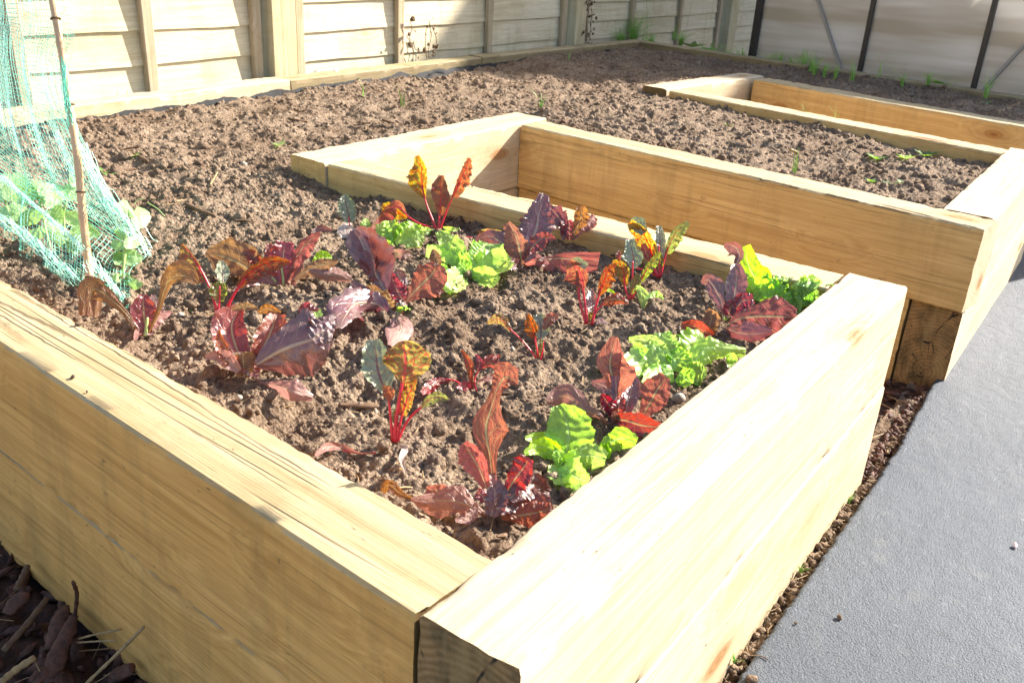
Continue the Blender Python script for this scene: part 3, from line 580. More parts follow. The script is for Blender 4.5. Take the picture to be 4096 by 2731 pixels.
P(RL, 'large red lettuce with a tall glossy maroon leaf, between the two lime lettuces', 'A', (1150, 900), [
    dict(p=[(1010, 560), (890, 380), (790, 150), (690, -90), (590, -295)], w=[60, 260, 320, 250, 50], wr=[40, 90, 150, 200, 60], m='plum', cup=.35, ruf=.05, tw=(-15, 15), teeth=.04, o=-.005),
    dict(p=[(870, 330), (850, 150), (790, -50), (700, -180)], w=[20, 60, 80, 20], wr=[15, 60, 120, 20], m='red', cup=.5, tw=(50, 40), o=-.012),
    dict(p=[(1010, 540), (970, 400), (920, 240), (880, 80)], w=[15, 25, 20, 10], wr=[30, 130, 130, 40], m='redback', teeth=.09, nf=8),
    dict(p=[(1300, 720), (1420, 580), (1560, 440), (1680, 320), (1740, 190)], w=[20, 130, 250, 210, 90], wr=[20, 90, 170, 190, 80], m='redback', teeth=.07, ruf=.06, tw=(10, -10), cup=.15, o=-.01),
    dict(p=[(1740, 200), (1720, 90), (1680, -10)], w=[60, 60, 15], wr=[60, 90, 20], m='bronze', o=.01), dict(p=[(1280, 720), (1200, 600), (1140, 480), (1090, 310)], w=[60, 110, 90, 30], m='crimson', ruf=.35, nf=9, teeth=.12),
    dict(p=[(1240, 660), (1190, 560), (1230, 430), (1160, 290)], w=[40, 90, 90, 50], m='plum', o=.015), dict(p=[(1080, 900), (900, 760), (640, 740), (500, 850), (370, 1090)], w=[40, 130, 200, 260, 60], wr=[60, 120, 260, 150, 30], m='plum', teeth=.11, ruf=.10, tw=(20, -25), cup=-.2, o=-.02),
    dict(p=[(720, 780), (640, 620), (560, 430)], w=[120, 150, 20], wr=[150, 120, 20], m='plum', ruf=.08, teeth=.06, o=-.03, tw=(-20, -30)), dict(p=[(1120, 900), (1020, 760), (1060, 570)], w=[140, 170, 40], m='bronze', tw=(10, 20), cup=.3, o=.01),
    dict(p=[(1150, 900), (1190, 960), (1230, 1100), (1090, 1330)], w=[40, 120, 190, 40], wr=[40, 110, 150, 30], m='pink', ruf=.08, teeth=.03, dd=-.02, cup=-.25), dict(p=[(1170, 910), (1210, 840), (1260, 800)], w=[10, 35, 20], m='lime', o=-.01), dict(p=[(1230, 820), (1300, 810), (1362, 830)], w=[12, 28, 10], m='lime', o=-.01, teeth=0),
    dict(p=[(1000, 580), (860, 560), (760, 500)], w=[50, 60, 10], m='bronze', o=.005), dict(p=[(1180, 880), (1250, 760), (1320, 700)], w=[70, 60, 20], m='plum', o=.0)])
P(RL, 'glossy maroon lettuce with broad paired leaves nearest the weathered front sleeper', 'c4', (1635, 1030), [
    dict(p=[(1640, 1010), (1620, 900), (1570, 770), (1560, 660), (1620, 560)], w=[40, 60, 85, 80, 20], wr=[20, 90, 110, 110, 40], m='red', cup=.4, ruf=.05, tw=(-20, 15)),
    dict(p=[(1700, 930), (1770, 820), (1820, 710), (1860, 600)], w=[30, 90, 110, 50], wr=[20, 60, 60, 40], m='red', cup=.5, ruf=.05, tw=(20, 10), o=.005),
    dict(p=[(1720, 940), (1850, 860), (1990, 800), (2140, 760), (2230, 740)], w=[30, 190, 210, 150, 40], wr=[20, 90, 150, 190, 60], m='plum', teeth=.06, ruf=.05, cup=-.3, tw=(-10, 15), o=-.012),
    dict(p=[(2100, 770), (2180, 700), (2250, 610)], w=[50, 70, 12], wr=[60, 100, 20], m='plum', teeth=.08, o=-.006, cup=-.2),
    dict(p=[(1620, 990), (1570, 900), (1500, 800), (1468, 705)], w=[25, 25, 22, 8], wr=[25, 60, 50, 10], m='redback', o=-.012), dict(p=[(1610, 980), (1530, 910), (1460, 875), (1375, 890)], w=[20, 50, 35, 10], m='pink', o=-.015, dd=-.01),
    dict(p=[(1660, 1010), (1700, 930), (1760, 950)], w=[60, 60, 20], m='red', o=-.01), dict(p=[(1640, 1020), (1635, 930), (1630, 850)], w=[35, 70, 60], m='bronze', o=-.006),
    dict(p=[(1560, 570), (1640, 545), (1730, 560)], w=[10, 25, 10], m='bronze', o=.012), dict(p=[(1735, 590), (1800, 562), (1888, 590)], w=[12, 30, 10], m='bronze', o=.02), dict(p=[(2120, 690), (2130, 620), (2120, 575)], w=[10, 30, 20], m='lime', o=.008), dict(p=[(2010, 600), (2060, 560), (2150, 590)], w=[10, 35, 10], m='crimson', ruf=.3, o=.03),
    dict(p=[(1720, 1070), (1840, 1075), (1950, 1110), (2100, 1160)], w=[6, 22, 60, 25], wr=[6, 30, 75, 20], m='pink', ruf=.06, teeth=.02, cup=-.3, dd=-.01)])
P(CH, 'red chard with a folded amber leaf, leftmost chard in the bed', '2', (450, 1180), [
    dict(t='stalk', p=[(440, 1178), (380, 960), (320, 820), (250, 690)], r=.0022), dict(p=[(330, 850), (255, 700), (165, 560), (78, 452)], w=[8, 15, 12, 6], wr=[60, 170, 120, 25], m='chard', cup=.15, tw=(0, 15), nf=4),
    dict(t='stalk', p=[(455, 1170), (468, 1000), (465, 900)], r=.0017), dict(p=[(465, 1060), (470, 950), (500, 845)], w=[35, 60, 20], wr=[35, 90, 25], m='chardg'), dict(p=[(500, 870), (500, 760), (480, 638)], w=[20, 55, 18], m='silver', ruf=.15),
    dict(t='stalk', p=[(550, 1112), (630, 960), (740, 820)], r=.0026), dict(p=[(660, 910), (740, 800), (880, 690), (1030, 640), (1195, 640)], w=[30, 90, 110, 100, 20], wr=[20, 30, 40, 50, 10], m='chardo', cup=.4, tw=(20, -15), ruf=.07)])
P(RL, 'bronze lettuce with one broad orange brown leaf behind the leftmost chard', '2', (880, 880), [
    dict(p=[(900, 860), (760, 720), (560, 610), (330, 545)], w=[60, 190, 200, 30], wr=[40, 90, 190, 40], m='bronze', cup=.1, teeth=.05, ruf=.05), dict(p=[(820, 820), (700, 740), (560, 700), (410, 610)], w=[40, 60, 50, 20], wr=[40, 110, 100, 30], m='bronze', cup=.2, o=.01, tw=(30, 20)),
    dict(p=[(880, 700), (820, 600), (730, 530)], w=[30, 60, 25], m='redback', ruf=.2, teeth=.1), dict(p=[(880, 860), (740, 880), (620, 950)], w=[25, 30, 15], m='pink', dd=-.01)])
P(RL, 'crimson lettuce with a fan of deep red leaves left of the tall maroon one', '2', (1130, 885), [
    dict(p=[(1140, 880), (1115, 740), (1130, 590), (1150, 435)], w=[30, 130, 140, 70], wr=[30, 90, 125, 70], m='crimson', ruf=.2, nf=9, teeth=.10, cup=.1), dict(p=[(1160, 880), (1235, 700), (1290, 560), (1400, 430), (1520, 340)], w=[20, 40, 100, 95, 15], wr=[15, 25, 40, 40, 10], m='redback', ruf=.12, teeth=.06, tw=(10, 25)),
    dict(p=[(1080, 860), (1010, 740), (990, 600), (985, 455)], w=[20, 50, 50, 20], m='red', tw=(20, 10), ruf=.15), dict(p=[(1170, 880), (1260, 740), (1290, 600), (1330, 520)], w=[20, 60, 50, 15], m='pink', ruf=.15, o=.01), dict(p=[(1100, 870), (960, 820), (860, 810), (760, 880)], w=[20, 50, 60, 20], m='pink', ruf=.12, dd=-.005),
    dict(p=[(1250, 840), (1370, 750), (1520, 680), (1700, 640)], w=[10, 60, 90, 15], wr=[10, 40, 60, 15], m='bronze', o=-.01, cup=-.2), dict(p=[(1400, 740), (1540, 780), (1680, 790), (1840, 830)], w=[15, 50, 60, 25], wr=[15, 60, 80, 30], m='pink', cup=-.4, o=-.015), dict(p=[(1180, 850), (1230, 860), (1275, 910)], w=[8, 32, 6], m='pink', o=-.01, teeth=0, ruf=.03),
    dict(p=[(1430, 680), (1540, 610), (1640, 600)], w=[15, 60, 15], m='lime', o=.01), dict(t='stalk', p=[(1060, 860), (1000, 790), (950, 730)], mat='gstem', r=.0018), dict(t='stalk', p=[(1135, 880), (1125, 780), (1105, 680)], mat='gstem', r=.0022)])
P(RL, 'small dull purple leaf lying on the sunny soil by its own shadow', '2', (1420, 345), [dict(p=[(1420, 345), (1520, 290), (1645, 320)], w=[8, 40, 10], wr=[8, 25, 8], m='plum', ruf=.04)])
P(CH, 'small chard with a glossy silver puckered leaf at the back left', '3', (270, 1000), [
    dict(t='stalk', p=[(270, 1000), (255, 900), (245, 830)], r=.0013), dict(p=[(265, 890), (240, 780), (215, 680), (205, 598)], w=[35, 70, 60, 15], wr=[35, 75, 60, 18], m='silver', ruf=.22, nf=7, cup=.2),
    dict(p=[(330, 1080), (250, 1030), (230, 960), (240, 885)], w=[50, 100, 90, 30], wr=[40, 100, 90, 30], m='pale', ruf=.03, teeth=0, cup=-.2), dict(p=[(400, 990), (420, 920), (430, 850)], w=[25, 40, 15], m='lime')])
P(RL, 'wilted lettuce with one drooping olive leaf at the foot of the bamboo cane', 'c4', (965, 750), [
    dict(p=[(930, 720), (840, 590), (760, 510), (680, 450), (620, 440), (585, 610)], w=[20, 20, 35, 50, 80, 50], wr=[15, 20, 35, 60, 80, 60], m='bronze', ruf=.06, cup=-.15, tw=(0, 0)),
    dict(p=[(985, 730), (970, 640), (965, 560), (965, 465)], w=[25, 60, 75, 20], wr=[20, 60, 75, 25], m='crimson', ruf=.06, cup=.15), dict(p=[(1000, 720), (1060, 590), (1100, 450), (1140, 370), (1230, 340), (1325, 390)], w=[6, 12, 22, 35, 45, 15], wr=[6, 14, 22, 50, 90, 20], m='bronze', ruf=.08, tw=(0, 20)),
    dict(p=[(1000, 740), (1040, 650), (1150, 585)], w=[15, 35, 10], wr=[20, 50, 12], m='pink', ruf=.1, teeth=.15), dict(p=[(970, 740), (930, 720), (905, 775)], w=[12, 22, 8], m='pink'), dict(p=[(1010, 700), (1050, 560), (1030, 470)], w=[20, 40, 10], m='plum', o=.01), dict(t='stalk', p=[(975, 745), (985, 680), (990, 620)], mat='gstem', r=.003)])
P(CH, 'red chard with a round veined amber leaf standing alone in the foreground', '7', (883, 1092), [
    dict(t='stalk', p=[(878, 1088), (885, 950), (915, 750), (945, 560), (965, 440)], r=.0028), dict(p=[(955, 540), (970, 450), (980, 340), (968, 230), (950, 148)], w=[12, 130, 205, 150, 40], wr=[12, 100, 190, 150, 35], m='chard', ruf=.08, nf=4, cup=.12, teeth=.04, o=-.006),
    dict(t='stalk', p=[(862, 1080), (840, 850), (820, 640)], r=.0021), dict(p=[(800, 620), (740, 480), (710, 330), (700, 135)], w=[30, 130, 110, 35], wr=[30, 90, 110, 55], m='silver', ruf=.12, tw=(-10, 15), o=.01), dict(p=[(835, 700), (820, 620), (770, 565)], w=[20, 50, 10], m='chardo', o=-.004),
    dict(t='stalk', p=[(895, 1080), (925, 930), (955, 800)], r=.0021), dict(p=[(940, 830), (985, 720), (1030, 600), (1085, 500)], w=[50, 60, 45, 12], wr=[25, 70, 60, 30], m='chard', ruf=.12, tw=(20, 40)), dict(t='stalk', p=[(905, 1080), (980, 920), (1060, 820), (1150, 745)], r=.0018, r1=.0014),
    dict(p=[(1130, 765), (1200, 690), (1290, 665), (1380, 690)], w=[10, 50, 45, 8], wr=[8, 30, 40, 8], m='chardg', o=-.005), dict(p=[(880, 900), (878, 800), (890, 740)], w=[20, 35, 20], m='chardg', o=.008)])
P(CH, 'thin pink seedling leaf lying flat between the round leaved chard and the front sleeper', '7', (700, 1186), [dict(p=[(705, 1185), (560, 1192), (400, 1150), (260, 1120), (140, 1215)], w=[5, 10, 35, 30, 15], wr=[5, 8, 12, 45, 12], m='pink', ruf=.06), dict(t='stalk', p=[(705, 1185), (560, 1192), (400, 1165)], r=.0012)])
P(CH, 'pale cotyledon curling out of the soil just below the round leaved chard', '7', (925, 1112), [dict(p=[(925, 1112), (975, 1150), (945, 1240), (985, 1370)], w=[5, 30, 22, 8], m='pale', ruf=.03, teeth=0)])
P(CH, 'tiny magenta chard with wilting leaves in the centre foreground', '7', (1600, 605), [
    dict(p=[(1600, 600), (1590, 470), (1580, 360), (1500, 232)], w=[12, 18, 30, 10], wr=[12, 26, 42, 10], m='chardo', ruf=.1), dict(t='stalk', p=[(1640, 610), (1620, 520), (1650, 440), (1740, 340)], r=.0015), dict(p=[(1690, 390), (1760, 350), (1820, 380), (1872, 372)], w=[20, 35, 25, 6], wr=[20, 70, 100, 10], m='redback', cup=-.3),
    dict(p=[(1650, 420), (1670, 350), (1635, 275)], w=[15, 32, 10], m='crimson'), dict(t='stalk', p=[(1560, 605), (1450, 520), (1350, 505)], r=.0014), dict(p=[(1400, 515), (1300, 520), (1220, 560), (1130, 630)], w=[8, 35, 45, 20], wr=[10, 30, 60, 25], m='crimson', cup=-.2), dict(p=[(1590, 600), (1530, 570), (1450, 575)], w=[12, 45, 8], m='crimson'), dict(p=[(1640, 530), (1760, 490), (1890, 435)], w=[6, 24, 5], m='pink')])
P(CH, 'little amber chard with two spread leaves alone in the middle of the bed', 'c5', (1430, 1062), [
    dict(t='stalk', p=[(1420, 1060), (1330, 950), (1235, 860)], r=.0015), dict(p=[(1250, 880), (1200, 815), (1150, 800), (1090, 828)], w=[10, 30, 30, 8], wr=[10, 25, 28, 8], m='chard', cup=-.2), dict(t='stalk', p=[(1432, 1055), (1412, 930), (1405, 860)], r=.0014),
    dict(p=[(1410, 930), (1395, 850), (1365, 765)], w=[15, 30, 8], wr=[20, 55, 10], m='chardo', ruf=.15), dict(p=[(1450, 930), (1450, 850), (1430, 770)], w=[20, 50, 20], wr=[20, 40, 20], m='silver', ruf=.2, o=-.005), dict(t='stalk', p=[(1448, 1070), (1465, 1000), (1468, 950)], r=.0012), dict(p=[(1470, 870), (1510, 800), (1568, 775)], w=[10, 35, 8], m='redback'), dict(p=[(1432, 1050), (1440, 990), (1445, 940)], w=[12, 22, 8], m='chardg')])
P(RL, 'red lettuce with glossy puckered plum leaves against the near slot sleeper', '4', (620, 955), [
    dict(p=[(640, 920), (700, 740), (770, 560), (800, 400), (860, 200)], w=[20, 90, 190, 120, 40], wr=[20, 110, 170, 110, 50], m='plum', ruf=.14, teeth=.12, nf=6, cup=.1, o=.01), dict(p=[(625, 940), (600, 780), (560, 640), (485, 490)], w=[20, 80, 60, 15], wr=[20, 150, 120, 60], m='redback', ruf=.1, teeth=.12),
    dict(p=[(610, 950), (520, 820), (400, 700), (260, 640), (105, 715)], w=[12, 40, 90, 60, 20], wr=[12, 30, 120, 70, 25], m='plum', ruf=.08, teeth=.08, cup=-.15), dict(p=[(640, 945), (760, 900), (900, 880), (1080, 870), (1420, 930)], w=[20, 40, 130, 210, 60], wr=[10, 25, 30, 50, 120], m='redback', ruf=.05, teeth=.05, cup=.05, o=-.012),
    dict(p=[(700, 800), (760, 720), (850, 660), (970, 665)], w=[30, 90, 60, 10], wr=[30, 60, 60, 12], m='crimson', ruf=.15, teeth=.1), dict(p=[(650, 920), (740, 850), (800, 870), (905, 930)], w=[15, 60, 60, 12], wr=[10, 30, 30, 12], m='pink', o=-.015), dict(p=[(600, 950), (520, 930), (430, 955)], w=[12, 70, 12], m='plum', dd=-.01), dict(p=[(640, 900), (700, 840), (740, 800)], w=[30, 50, 20], m='crimson', ruf=.3, o=-.006)])
P(RL, 'frilly bronze topped lettuce beside the near slot sleeper, right of the plum one', '4', (1130, 690), [
    dict(p=[(1060, 680), (1050, 540), (990, 420), (870, 330)], w=[15, 45, 90, 30], wr=[15, 50, 70, 20], m='plum', teeth=.15, ruf=.15), dict(p=[(1140, 680), (1200, 540), (1240, 440), (1250, 325)], w=[15, 50, 75, 35], wr=[12, 40, 70, 40], m='bronze', ruf=.2, teeth=.12), dict(p=[(1160, 670), (1230, 560), (1320, 500), (1390, 440)], w=[15, 50, 70, 30], m='pink', ruf=.25, teeth=.14),
    dict(p=[(1120, 680), (1120, 590), (1110, 470)], w=[20, 75, 30], m='crimson', ruf=.3, teeth=.12, o=.006), dict(p=[(1050, 520), (1060, 450), (1080, 395)], w=[15, 35, 8], m='plum')])
P(CH, 'tall red chard with a purple tinged amber leaf in the right centre of the bed', '4', (1330, 1575), [
    dict(t='stalk', p=[(1290, 1560), (1225, 1300), (1215, 1120)], r=.0022), dict(p=[(1215, 1300), (1210, 1150), (1195, 1000)], w=[12, 20, 10], m='chardo'), dict(t='stalk', p=[(1305, 1560), (1275, 1300), (1250, 1100)], r=.0024), dict(p=[(1265, 1190), (1250, 1080), (1210, 980), (1130, 900)], w=[15, 60, 50, 20], wr=[20, 130, 150, 60], m='chardo', cup=.2, tw=(10, 30), ruf=.06, o=-.006),
    dict(p=[(1300, 960), (1210, 900), (1150, 885)], w=[30, 30, 10], m='silver', o=-.012), dict(t='stalk', p=[(1350, 1565), (1400, 1350), (1450, 1180)], r=.0023), dict(p=[(1420, 1260), (1470, 1130), (1520, 1000), (1600, 930)], w=[20, 95, 90, 15], wr=[12, 35, 35, 12], m='chardo', ruf=.14, tw=(20, 30)), dict(t='stalk', p=[(1345, 1560), (1390, 1440), (1480, 1340)], r=.0018),
    dict(p=[(1450, 1350), (1530, 1300), (1620, 1300), (1732, 1340)], w=[10, 80, 50, 12], wr=[10, 30, 60, 20], m='redback', cup=-.25, teeth=.02), dict(p=[(1340, 1430), (1345, 1320), (1350, 1190)], w=[25, 50, 15], m='plum', ruf=.2), dict(p=[(1330, 1540), (1335, 1440), (1340, 1400)], w=[15, 30, 15], m='chardg'), dict(p=[(1400, 1560), (1440, 1520), (1520, 1560)], w=[6, 28, 8], m='pale', teeth=0),
    dict(p=[(1450, 1210), (1520, 1200), (1600, 1240)], w=[6, 14, 4], m='lime')])
P(CH, 'chard with bright yellow green leaf and a glossy grey leaf behind it', '4', (1755, 1300), [
    dict(t='stalk', p=[(1745, 1300), (1700, 1180), (1690, 1060)], r=.0019), dict(p=[(1705, 1150), (1690, 1020), (1640, 930), (1570, 900)], w=[20, 50, 40, 10], wr=[20, 90, 110, 40], m='chard', cup=.1), dict(p=[(1640, 960), (1560, 970), (1520, 1070)], w=[12, 30, 10], m='chardg', o=.01), dict(t='stalk', p=[(1760, 1290), (1775, 1080), (1780, 900)], r=.0018),
    dict(p=[(1780, 980), (1790, 870), (1770, 780), (1750, 675)], w=[25, 80, 40, 35], wr=[20, 90, 60, 30], m='silver', ruf=.12, o=.008), dict(t='stalk', p=[(1770, 1290), (1840, 1130), (1900, 1040)], r=.0018), dict(p=[(1860, 1110), (1930, 980), (1990, 900), (2065, 805)], w=[25, 60, 55, 12], wr=[12, 25, 25, 10], m='chardg', tw=(15, 30)), dict(p=[(1760, 1240), (1810, 1130), (1840, 1030)], w=[20, 45, 12], m='chardg', o=-.004), dict(p=[(1640, 900), (1630, 840), (1640, 795)], w=[12, 25, 6], m='chardo', o=.006)])
P(GL, 'tiny lime seedling beside the yellow green chard', '4', (1885, 1410), [dict(p=[(1890, 1400), (1885, 1270), (1850, 1190), (1800, 1165)], w=[10, 45, 25, 10], wr=[10, 40, 25, 10], m='lime', ruf=.08), dict(p=[(1905, 1290), (1990, 1250), (2050, 1250), (2100, 1300)], w=[10, 25, 25, 8], m='lime', ruf=.12)])
P(CH, 'chard nearest the slot with three crinkled green leaves on scarlet stems', '5', (440, 608), [
    dict(t='stalk', p=[(430, 600), (370, 460), (345, 330)], r=.0022), dict(p=[(385, 460), (350, 330), (280, 190), (165, 85)], w=[20, 60, 45, 25], wr=[20, 60, 75, 40], m='chard', tw=(10, 30), ruf=.12), dict(p=[(300, 190), (230, 110), (165, 80)], w=[30, 55, 15], m='silver', o=-.006), dict(t='stalk', p=[(440, 600), (435, 440), (430, 300)], r=.0018),
    dict(p=[(435, 420), (440, 330), (440, 220), (430, 125)], w=[30, 45, 35, 18], m='silver', ruf=.22, nf=7), dict(p=[(440, 540), (440, 460), (440, 380)], w=[12, 28, 12], m='chardg', ruf=.15), dict(t='stalk', p=[(448, 600), (480, 440), (520, 320)], r=.0021), dict(p=[(500, 380), (545, 260), (610, 160), (712, 100)], w=[35, 75, 60, 15], wr=[12, 25, 25, 20], m='chardg', ruf=.15, nf=7, tw=(10, 30)),
    dict(t='stalk', p=[(425, 600), (360, 480), (300, 390)], r=.0026), dict(p=[(345, 440), (310, 370), (290, 290)], w=[15, 35, 15], wr=[15, 40, 20], m='redback', o=-.004), dict(t='stalk', p=[(430, 605), (330, 545), (200, 515)], r=.0016)])
P(RL, 'tall narrow maroon lettuce leaning over the sunlit sleeper at the right corner', '5', (1065, 990), [
    dict(p=[(1070, 980), (1010, 820), (950, 700), (890, 630), (825, 650)], w=[15, 30, 90, 60, 15], wr=[12, 60, 70, 45, 15], m='plum', ruf=.08, cup=.15), dict(p=[(1110, 880), (1135, 760), (1150, 620), (1140, 480)], w=[40, 85, 85, 40], wr=[30, 85, 75, 30], m='plum', ruf=.05, cup=.3, tw=(10, -10)),
    dict(p=[(1150, 480), (1180, 400), (1140, 320), (1040, 290)], w=[20, 50, 50, 15], wr=[20, 35, 70, 20], m='plum', tw=(20, 40), cup=.4), dict(p=[(1090, 1030), (1200, 980), (1350, 960), (1530, 965), (1712, 975)], w=[20, 130, 200, 210, 60], wr=[20, 60, 100, 170, 70], m='redback', ruf=.04, teeth=.06, cup=-.1, o=-.015),
    dict(p=[(1120, 930), (1200, 830), (1310, 800)], w=[30, 70, 40], m='crimson', ruf=.12), dict(p=[(1080, 960), (1100, 880), (1150, 890)], w=[40, 60, 20], m='crimson', ruf=.2), dict(p=[(965, 1175), (1070, 1090), (1180, 1120), (1320, 1130), (1482, 1105)], w=[12, 60, 50, 60, 20], wr=[12, 20, 100, 100, 30], m='plum', ruf=.06, cup=-.2, o=-.02),
    dict(p=[(960, 1150), (900, 1070), (920, 980), (885, 895)], w=[30, 60, 70, 15], wr=[30, 70, 70, 20], m='bronze', ruf=.12, o=-.015), dict(p=[(950, 1160), (860, 1110), (760, 1060), (640, 1035)], w=[20, 50, 60, 20], m='redback', ruf=.12, o=-.018), dict(p=[(1040, 1000), (1080, 930), (1100, 900)], w=[12, 25, 12], m='lime')])
P(GL, 'frilly lime lettuce spilling into the right hand corner of the bed', '5', (1500, 850), [
    dict(p=[(1480, 800), (1350, 640), (1270, 500), (1225, 315)], w=[30, 100, 80, 45], wr=[30, 60, 60, 45], m='lime', ruf=.12, tw=(0, 10), o=.02), dict(p=[(1490, 830), (1400, 730), (1300, 690), (1250, 720)], w=[40, 80, 70, 30], m='lime', ruf=.3, nf=8), dict(p=[(1520, 820), (1640, 740), (1720, 700), (1740, 640)], w=[40, 80, 80, 30], m='lime', ruf=.25, nf=8, teeth=.12),
    dict(p=[(1560, 850), (1720, 790), (1860, 720), (1930, 620)], w=[40, 80, 70, 20], wr=[40, 90, 120, 60], m='lime', ruf=.15, teeth=.1), dict(p=[(1700, 800), (1830, 760), (2010, 700)], w=[40, 90, 25], wr=[40, 110, 30], m='lime', ruf=.12, o=-.01), dict(p=[(1580, 850), (1680, 870), (1760, 880)], w=[50, 80, 50], m='lime', ruf=.2, o=-.01),
    dict(p=[(1800, 830), (1900, 840), (2015, 845)], w=[20, 50, 12], m='lime', o=-.01), dict(p=[(1480, 780), (1440, 680), (1400, 600)], w=[50, 80, 40], m='lime', ruf=.4, nf=9), dict(p=[(1520, 780), (1540, 680), (1570, 590)], w=[40, 60, 30], m='lime', ruf=.4, nf=9, teeth=.15)])
P(GL, 'wide lime lettuce with a smooth domed leaf beside the sunlit sleeper', '6', (1400, 480), [
    dict(p=[(1380, 430), (1230, 370), (1080, 360), (900, 450)], w=[60, 130, 120, 70], wr=[60, 150, 160, 60], m='lime', ruf=.05, cup=-.3, o=-.006), dict(p=[(1120, 280), (1040, 230), (1000, 195)], w=[50, 50, 15], m='lime', ruf=.15), dict(p=[(1330, 320), (1220, 200), (1120, 140), (965, 130)], w=[30, 60, 40, 15], wr=[30, 80, 60, 25], m='lime', ruf=.2, teeth=.12, o=.015),
    dict(p=[(1330, 330), (1300, 200), (1280, 70)], w=[40, 100, 50], wr=[40, 90, 60], m='lime', ruf=.25, nf=7, teeth=.14, o=.015), dict(p=[(1480, 420), (1540, 260), (1590, 160), (1640, 70)], w=[50, 100, 80, 15], wr=[50, 100, 130, 30], m='lime', ruf=.1, teeth=.08, o=.01), dict(p=[(1560, 360), (1680, 230), (1850, 230), (2050, 265)], w=[60, 100, 60, 30], wr=[50, 90, 50, 40], m='lime', ruf=.1, cup=-.2),
    dict(p=[(1900, 260), (1920, 320), (1905, 395)], w=[30, 40, 20], m='lime', o=-.01), dict(p=[(1480, 440), (1600, 430), (1690, 430)], w=[60, 100, 30], wr=[60, 70, 20], m='lime', ruf=.2, teeth=.1, o=-.01), dict(p=[(1430, 450), (1500, 500), (1550, 550)], w=[60, 80, 30], m='lime', ruf=.2, o=-.015), dict(p=[(1380, 420), (1430, 330), (1400, 220)], w=[60, 90, 40], m='lime', ruf=.35, nf=9),
    dict(p=[(1380, 450), (1230, 480), (1120, 560)], w=[60, 90, 40], m='lime', ruf=.1, cup=-.2, o=-.015)])
P(RL, 'red lettuce with a tall folded brown leaf in front of the domed lime lettuce', '6', (850, 880), [
    dict(p=[(830, 680), (805, 500), (790, 330), (850, 112)], w=[40, 200, 150, 15], wr=[30, 60, 110, 40], m='redback', cup=.15, teeth=.02, ruf=.03), dict(p=[(850, 690), (845, 500), (855, 320), (850, 115)], w=[20, 40, 60, 15], wr=[30, 35, 80, 30], m='plum', cup=.4, tw=(30, 25), o=-.008), dict(p=[(830, 640), (740, 570), (620, 530)], w=[20, 60, 15], wr=[20, 50, 15], m='plum', cup=.2, o=-.006),
    dict(p=[(930, 830), (960, 690), (990, 580), (1000, 470)], w=[40, 80, 80, 40], wr=[20, 60, 90, 50], m='plum', cup=.3, ruf=.08), dict(p=[(1100, 830), (1170, 710), (1230, 600), (1320, 480)], w=[40, 110, 120, 30], wr=[40, 90, 130, 60], m='redback', cup=.1, ruf=.05), dict(p=[(850, 870), (960, 890), (1090, 930), (1280, 950)], w=[50, 110, 130, 40], wr=[50, 70, 100, 30], m='crimson', ruf=.08, teeth=.06, o=-.012),
    dict(p=[(840, 830), (780, 740), (710, 640)], w=[50, 60, 15], m='crimson', ruf=.35, nf=9, teeth=.12), dict(p=[(800, 975), (690, 840), (560, 790), (380, 660), (200, 700)], w=[10, 25, 60, 110, 25], wr=[10, 25, 60, 120, 30], m='pink', ruf=.04, cup=-.2, teeth=.02), dict(p=[(880, 850), (870, 760), (900, 640)], w=[40, 60, 20], m='crimson', ruf=.3), dict(p=[(860, 920), (840, 860), (820, 800)], w=[30, 40, 20], m='plum', o=-.008)])
P(GL, 'pale lime lettuce nearest the near corner, lying against the sunlit sleeper', '6', (365, 1280), [
    dict(p=[(375, 1240), (400, 1080), (390, 920), (320, 740)], w=[50, 160, 170, 30], wr=[50, 150, 150, 60], m='lime', ruf=.07, teeth=.06, o=.015), dict(p=[(340, 1230), (240, 1080), (130, 1040), (0, 1040)], w=[40, 60, 40, 10], wr=[40, 130, 70, 20], m='lime', ruf=.05, teeth=.02, o=.02), dict(p=[(330, 1240), (240, 1150), (120, 1130), (-10, 1180)], w=[30, 70, 60, 15], wr=[30, 90, 60, 20], m='lime', ruf=.14, tw=(0, 20)),
    dict(p=[(380, 1270), (500, 1220), (620, 1210), (750, 1250)], w=[50, 120, 120, 40], wr=[50, 60, 90, 50], m='lime', ruf=.07, cup=-.15, o=-.008), dict(p=[(360, 1300), (430, 1380), (520, 1430), (600, 1440)], w=[60, 110, 110, 60], wr=[60, 130, 100, 40], m='lime', ruf=.1, teeth=.08, o=-.012), dict(p=[(340, 1300), (330, 1390), (350, 1480)], w=[50, 90, 50], m='lime', ruf=.12, dd=-.01),
    dict(p=[(700, 1170), (800, 1090), (900, 1050), (1030, 1100)], w=[30, 70, 80, 30], wr=[30, 60, 80, 40], m='lime', ruf=.08, cup=-.1, o=.01), dict(p=[(680, 1140), (750, 1180), (800, 1190)], w=[40, 70, 30], m='lime', ruf=.1), dict(p=[(350, 1290), (320, 1220), (300, 1160)], w=[30, 50, 25], m='lime', ruf=.4, nf=9), dict(p=[(370, 1280), (430, 1220), (490, 1170)], w=[30, 40, 20], m='lime', ruf=.35)])
